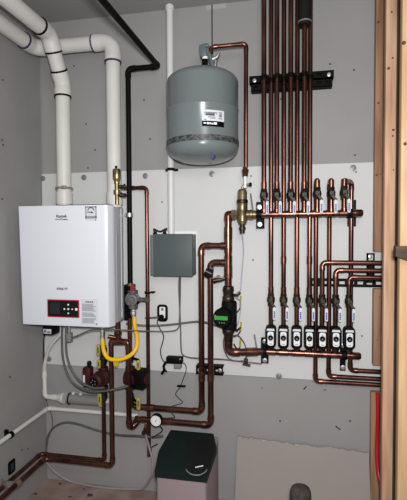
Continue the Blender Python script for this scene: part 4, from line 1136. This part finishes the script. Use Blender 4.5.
# outlet
c = at(162.6, 313, .013)
ol = T('wall_outlet', 'black framed wall outlet on the white board beside the copper relief pipe', 'outlet', (c.x, -.012, c.z-.04))
fr = MB()
fr.prism(rrect(c.x, c.z, .055, .087, .016), 'y', -.018, -.0123, .003, 2); fr.build('plate', M_BLACK, ol)
MB().prism(rrect(c.x+.001, c.z+.004, .030, .056, .006), 'y', -.021, -.0175, .001, 1).build('receptacle', M_WHITEPL, ol)
MB().prism(rrect(c.x+.001, c.z+.020, .014, .014, .003), 'y', -.022, -.0205).build('socket', M_MEDGREY, ol)
pg = at(161.4, 317, .03)
q = T('power_plug', 'black plug pushed into the lower half of the wall outlet', 'plug', (pg.x, -.022, pg.z))
MB().lathe([(0, .011), (.004, .0125), (.018, .0125), (.024, .008), (.024, 0)], (pg.x+.002, -.0215, pg.z), (-.25, -1, 0), 14).build('body', M_BLACK, q)
MB().sweep([at(161, 317, .035), at(155, 317.6, .034), at(145, 317.9, .036)], [.006, .005, .004], 10).build('strain_relief', M_CABLE, q)
cable('cable', 'thin black cord from the wall outlet down to the black adapter', 'cable', [at(158.5, 318.2, .034), at(157.3, 322.5, .022), at(160, 329, .019), at(163.6, 336, .018), at(162.4, 343, .018), at(160.6, 350, .02), at(161.4, 357, .022), at(164, 362, .025)], .003, M_BWIRE)
# adapter
c0 = at(165.8, 357, .05); c1 = at(181.8, 365.8, .05)
ad = T('power_adapter', 'black power adapter mounted near the bottom edge of the white board', 'adapter', ((c0.x+c1.x)/2, -.013, c1.z))
MB().box((c0.x, -.05, c1.z+.006), (c1.x, -.0125, c0.z), .004, 2, ).build('body', M_BLACK, ad)
g0 = at(173.4, 365, .05); g1 = at(180.4, 369.6, .05)
MB().box((g0.x, -.046, g1.z), (g1.x, -.016, g0.z+.01), .003, 2).build('lower_block', M_MEDGREY, ad)
q = at(180, 359.2, .052)
MB().lathe([(0, .004), (.003, .003), (.003, 0)], (q.x, -.05, q.z), (0, -1, 0), 10).build('indicator', mat('pink_led', (230, 120, 150), .4), ad)
l = MB()
l.sweep([at(166, 362, .035), at(163.6, 366, .035), at(164.4, 370, .035), at(161.8, 374, .033)], [.008, .007, .0075, .007], 10)
l.sweep([at(164.4, 370, .035), at(167, 371.8, .033)], [.006, .004], 8)
l.build('bracket_clip', M_BLACK, ad)
cable('sensor_wire', 'thin zigzag black wire hanging from the adapter towards the gauge', 'wire', [at(182, 362.5, .03), at(185.6, 365, .02), at(186, 371, .018), at(184, 377, .015), at(181.4, 384, .012), at(180.2, 387.5, .012), at(178, 390, .010), at(175.6, 394, .008), at(178, 397.4, .008), at(182.6, 402.4, .008), at(178, 404.5, .008), at(171.6, 406.4, .01), at(169.4, 409, .012), at(173, 414.5, .03), at(174.6, 417.5, .06), at(168, 418, .09), at(161.5, 418.6, .11)], .0022, M_BWIRE, sub=6)
c = at(181, 386, .014)
q = MB().box((c.x-.02, -.024, c.z-.004), (c.x+.024, -.006, c.z+.004), .003, 2, ).build('wire_tie', M_BLACK); tag(q, 'small black tie bunching the thin wire below the adapter', 'tie')
# pale wires right of the main pipe
cable('sensor_wire', 'pale blue wire from the separator drain down to the upper pump flange', 'wire', [at(242, 231.5, DF), at(243, 240, .10), at(243.6, 250, .08), at(243, 262, .06), at(241.4, 280, .05), at(240.6, 290, .06), at(238.5, 291.5, .09), at(236, 293.5, .115)], .0022, M_LWIRE)
cable('sensor_wire', 'pale blue wire looping from the pump side past the yellow sleeve', 'wire', [at(236, 297, .115), at(240.6, 302, .07), at(240.4, 312, .05), at(238.6, 322, .06), at(235, 327, .10), at(232, 330, .115)], .0022, M_LWIRE)
cable('sensor_wire', 'grey wire loop below the pump down to the small brass valve', 'wire', [at(225, 335, .12), at(223.6, 341, .09), at(224.4, 350, .07), at(229, 358.4, .06), at(237, 361, .06), at(245, 360.6, .07)], .0026, M_CABLE)
cable('sensor_wire', 'grey wire arching right of the lower main elbow', 'wire', [at(233, 335.6, .125), at(238, 335.5, .11), at(243, 341, .09), at(246, 348, .085), at(246.6, 356, .08), at(246, 361, .07)], .0026, M_CABLE)
for lab, y0, y1, xx in (('upper yellow wire sleeve right of the green labelled pump', 296, 308, 240.8), ('middle yellow wire sleeve right of the green labelled pump', 322, 331, 241.2), ('lowest yellow wire sleeve behind the lower main elbow', 338, 347, 240.6)):
    a = at(xx, y0, .03); b_ = at(xx-.6, y1, .03)
    k = T('wire_sleeve', lab, 'sleeve', (a.x, -.03, b_.z), 'yellow wire sleeves by the pump')
    MB().sweep([a, b_], .004, 8).build('sleeve', M_YTAG, k)
    MB().sweep([b_, at(xx-3, y1+3.5, .06), at(234, y1+5.5 if y1 < 345 else y1-3, .112)], [.003, .0035, .003], 8).build('lead', M_DBRASS, k)
c = at(246, 361.2, .06)
q = T('sensor_valve', 'small brass valve tee under the lower main elbow', 'valve', c)
MB().lathe([(-.014, .006), (-.012, .010), (.012, .010), (.014, .006)], (c.x, -.06, c.z), (0, 0, 1), 10).lathe([(-.016, .005), (.022, .006)], (c.x, -.062, c.z-.016), (1, 0, -.15), 10).build('body', M_DBRASS, q)
MB().sweep([(c.x, -.06, c.z+.012), at(246.6, 353, .096)], .004, 8).build('stem', M_DBRASS, q)
# little rod bracing near the lower and upper manifold
for lab, a, b_ in (('thin grey rod leaning on the white board left of the lower manifold bracket', at(254.4, 334.4, .03), at(257.4, 352, .052)), ('thin grey rod leaning beside the upper part of the brass separator', at(250.6, 193.5, .03), at(253.4, 213, .098))):
    o = MB().sweep([a, b_], .0036, 8).build('rod', M_MEDGREY); tag(o, lab, 'rod', 'thin grey rods by the manifolds')
# foam sleeve on the last riser by the ceiling
xf = (zvt[3][0]); 
f0 = at(305.2, 25.5, .118)
o = MB().lathe([(0, R34+.0006), (0, .026), (.004, .0285), (H-f0.z-.003, .0285), (H-f0.z-.003, R34+.0006)], (xf, -DF, f0.z), (0, 0, 1), 24)
FO = T('pipe_insulation', 'black foam sleeve around the rightmost risers at the ceiling', 'insulation', (xf, -DF, f0.z))
o.build('sleeve', M_FOAM, FO)
MB().lathe([(-.003, .0287), (-.003, .0300), (.003, .0300), (.003, .0287)], (xf, -DF, f0.z+.014), (0, 0, 1), 24).build('tape', M_MEDGREY, FO)

# drain hose along the low back wall and floor
cable('hose', 'thin grey tube arching low on the back wall from the corner to the gauge', 'hose', [at(46, 456, .012), at(46.5, 446, .009), at(49, 434, .008), at(56, 426, .008), at(66, 422.6, .008), at(78, 424.2, .008), at(94, 429.5, .008), at(110, 433.8, .008), at(124, 435.6, .03), at(138, 436, .085), at(152, 437, .09), at(158, 436.4, .10), at(163, 436, .10)], .0058, M_GREYHOSE, n=10)
hz = .008
def onfloor(px, py):
    r = RIGHT * ((px - 203.5) / F) + UP * ((250 - py) / F) + FWD
    return CAM + r * ((hz - CAM.z) / r.z)
cable('hose', 'pale tube lying on the floor and climbing beside the softener', 'hose', [at(44, 458, .045), at(48, 464, .045), Vector((.08, -.05, .07)), Vector((.13, -.035, .03)), Vector((.20, -.03, .012)), Vector((.34, -.035, .008)), Vector((.46, -.03, .012)), Vector((.56, -.035, .03)), at(150.5, 478, .08), at(153, 470, .09), at(152.2, 458, .085), at(148.5, 445, .085), at(145.6, 434, .1), at(145.4, 428.5, .12)], .0058, mat('pale_tube', (150, 142, 142), .45), n=10)
cable('cable', 'thin dark cable down the corner behind the white pipes', 'cable', [at(46, 398, .03), at(48.6, 408, .012), at(51.8, 416, .008), at(52.6, 424, .008), at(50.4, 433, .008), at(46.6, 443, .01), at(44.6, 455, .012)], .0026, M_CABLE)
cable('cable', 'thin black cable from the gauge area to the softener back', 'cable', [at(160, 425.5, .16), at(162.5, 430, .155), at(158, 434, .15), at(152, 437.5, .13)], .0022, M_BWIRE)
cable('cable', 'thin black cable looping left of the softener lid', 'cable', [at(157.5, 444, .14), at(153.4, 446, .12), at(151.6, 447.5, .10), at(151, 452, .085)], .0022, M_BWIRE)

# ------------------------------------------------------------------ softener
DSF, DSB = .47, .155
tl, tr_ = at(170.5, 429, DSB), at(213.5, 432, DSB)
fl0, fr0 = at(154.2, 478, DSF), at(206.8, 481, DSF)
ztb = at(190, 430.5, DSB).z; zfb = at(181, 479.5, DSF).z + .027
xl0, xr0 = at(154.6, 478, DSF).x, at(206.8, 481, DSF).x
SO = T('water_softener', 'low grey water softener with dark green sloping lid on the floor', 'softener', ((xl0+xr0)/2, -.31, 0))
# cabinet
mk = at(217, 447, .26); ml = at(158.6, 452, .33)
xr1 = max(mk.x, tr_.x)
base = [(xl0+.004, -DSF+.006), (xr0-.004, -DSF+.006), (xr1-.006, -.27), (xr1-.010, -DSB-.004), (xl0+.03, -DSB-.004), (xl0+.006, -.30)]
b = MB(); bm = b.bm
lo = [bm.verts.new((x, y, 0)) for x, y in base]
def lidz(y): 
    t = (-y-DSB)/(DSF-DSB); 
    return ztb + (zfb-ztb)*t
hi = [bm.verts.new((x, y, lidz(y)-.015)) for x, y in base]
for i in range(6): bm.faces.new((lo[i], lo[(i+1) % 6], hi[(i+1) % 6], hi[i]))
bm.faces.new(lo[::-1]); bm.faces.new(hi)
bmesh.ops.bevel(bm, geom=[e for e in bm.edges if abs((e.verts[0].co-e.verts[1].co).normalized().z) > .9], offset=.012, segments=3, affect='EDGES', profile=.5)
b.build('cabinet', M_SOFT, SO)
outl = [(xl0, -DSF), (xr0, -DSF), (xr1, -.265), (tr_.x, -DSB), (tl.x, -DSB), (ml.x-.0, -.33)]
b = MB(); bm = b.bm
r = []
for off, dz in ((0, -.030), (0, -.006), (.012, .0)):
    cxm = sum(p[0] for p in outl)/6; cym = sum(p[1] for p in outl)/6
    ring = []
    for x, y in outl:
        v = Vector((cxm-x, cym-y)); v.normalize()
        X_, Y_ = x+v.x*off, y+v.y*off
        ring.append(bm.verts.new((X_, Y_, lidz(y)+dz)))
    r.append(ring)
for r0_, r1_ in zip(r, r[1:]):
    for i in range(6): bm.faces.new((r0_[i], r0_[(i+1) % 6], r1_[(i+1) % 6], r1_[i]))
bm.faces.new(r[0][::-1]); bm.faces.new(r[-1])
b.build('lid', M_LID, SO, sharp=30)
# control cover set into the lid
def lidpt(px, py, off=0.0):
    rr = RIGHT * ((px - 203.5) / F) + UP * ((250 - py) / F) + FWD
    # plane through lid surface: z = ztb + s*(-y-DSB)
    s = (zfb-ztb)/(DSF-DSB)
    # CAM.z + t rz = ztb+off + s*(-(CAM.y+t ry)-DSB)
    t = (ztb + off + s*(-CAM.y-DSB) - CAM.z)/(rr.z + s*rr.y)
    return CAM + rr*t
cv = MB(); bm = cv.bm
outl2 = [(186.2, 438), (212, 440), (212.6, 452), (208.6, 464)] + [(196.6+11.6*math.cos(a), 466.5+9.5*math.sin(a)) for a in [math.radians(k) for k in range(10, 181, 17)]]
lo_ = [bm.verts.new(lidpt(px, py, -.004)) for px, py in outl2]; hi_ = [bm.verts.new(lidpt(px, py, .006)) for px, py in outl2]
for i in range(len(outl2)): bm.faces.new((lo_[i], lo_[(i+1) % len(outl2)], hi_[(i+1) % len(outl2)], hi_[i]))
bm.faces.new(lo_[::-1]); bm.faces.new(hi_)
ccv = cv.build('control_cover', M_LIDB, SO, sharp=30); plab(ccv, 'black control cover with silver arc')
MB().sweep([lidpt(196.6+10.9*math.cos(a), 467+8.2*math.sin(a), .0065) for a in [math.radians(k) for k in range(15, 170, 8)]], [.0008] + [.0022]*18 + [.0008], 8).build('arc_trim', mat('silver_trim', (150, 152, 150), .35, metal=.4), ccv)
wd = MB(); 
for k in range(6):
    a, b_ = lidpt(195.4+k*1.35, 467.4-k*.28, .0070), lidpt(196.3+k*1.35, 467.2-k*.28, .0070)
    wd.sweep([a, b_], .0026, 6)
wd.build('lettering', M_WHITE, ccv, smooth=False)

# ------------------------------------------------------------------ grey round object in the lower foreground
c = at(300.6, 489, .36)
w_ = (at(311.3, 495, .36).x - at(289.6, 495, .36).x)/2
zt_ = at(300, 486.6, .36).z
o = MB().lathe([(0, w_), (zt_-.035, w_), (zt_-.018, w_*.96), (zt_-.006, w_*.84), (zt_, w_*.6), (zt_, 0)], (c.x, -.36, 0), (0, 0, 1), 28).build('foam_bollard', M_DARKGREY)
FB = tag(o, 'dark grey rounded foam post top at the bottom edge, before the drywall offcut', 'post')
# red hose
rp = [at(377.6, 393, .045), at(378.0, 410, .05), at(377.4, 436, .055), at(377.0, 455, .07), at(378.4, 472, .09), at(381.5, 487, .12), at(385, 502, .15), at(388, 520, .17)]
cable('hose', 'red hose hanging down the back right corner beside the studs', 'hose', rp, .0088, M_REDHOSE, n=12)

# crumbs on the floor
for px, py, r in ((90, 495.5, .016), (32, 491, .012), (60, 484, .008), (36, 494, .009), (70, 497, .007), (84, 489, .006)):
    rr = RIGHT * ((px - 203.5) / F) + UP * ((250 - py) / F) + FWD
    q = CAM + rr * (-CAM.z / rr.z)
    b = MB().lathe([(0, r*.9), (r*.15, r), (r*.35, r*.6), (r*.4, 0)], (0, 0, 0), (0, 0, 1), 7)
    for v in b.bm.verts: v.co.x *= random.uniform(.7, 1.6); v.co.y *= random.uniform(.6, 1.1)
    bmesh.ops.translate(b.bm, verts=b.bm.verts, vec=(q.x, q.y, .0003))
    tag(b.build('debris_crumb', M_HOLEF, smooth=False), 'small dark crumb of debris on the bare floor near the left corner', 'debris', 'dark crumbs on the floor')

# ------------------------------------------------------------------ light
def area(name, loc, target, size, power, col=(1, 1, 1)):
    l = bpy.data.lights.new(name, 'AREA'); l.shape = 'DISK'; l.size = size; l.energy = power; l.color = col
    o = bpy.data.objects.new(name, l); C.objects.link(o)
    o.location = loc
    o.rotation_euler = (Vector(target)-Vector(loc)).to_track_quat('-Z', 'Y').to_euler()
    return o
area('flash_lamp', CAM + Vector((.03, -.05, .10)), (1.1, 0, 1.3), .10, 38, (1, 1, 1))
area('work_lamp', (1.55, -2.1, 1.9), (.9, 0, 1.2), .5, 9, (1, .98, .96))
w = bpy.data.worlds.new('world'); bpy.context.scene.world = w; w.use_nodes = True
w.node_tree.nodes['Background'].inputs['Color'].default_value = (.95, .96, 1, 1)
w.node_tree.nodes['Background'].inputs['Strength'].default_value = .13
vs = bpy.context.scene.view_settings
vs.view_transform = 'Standard'; vs.look = 'None'; vs.gamma = 1; vs.exposure = 0.0; vs.use_curve_mapping = False
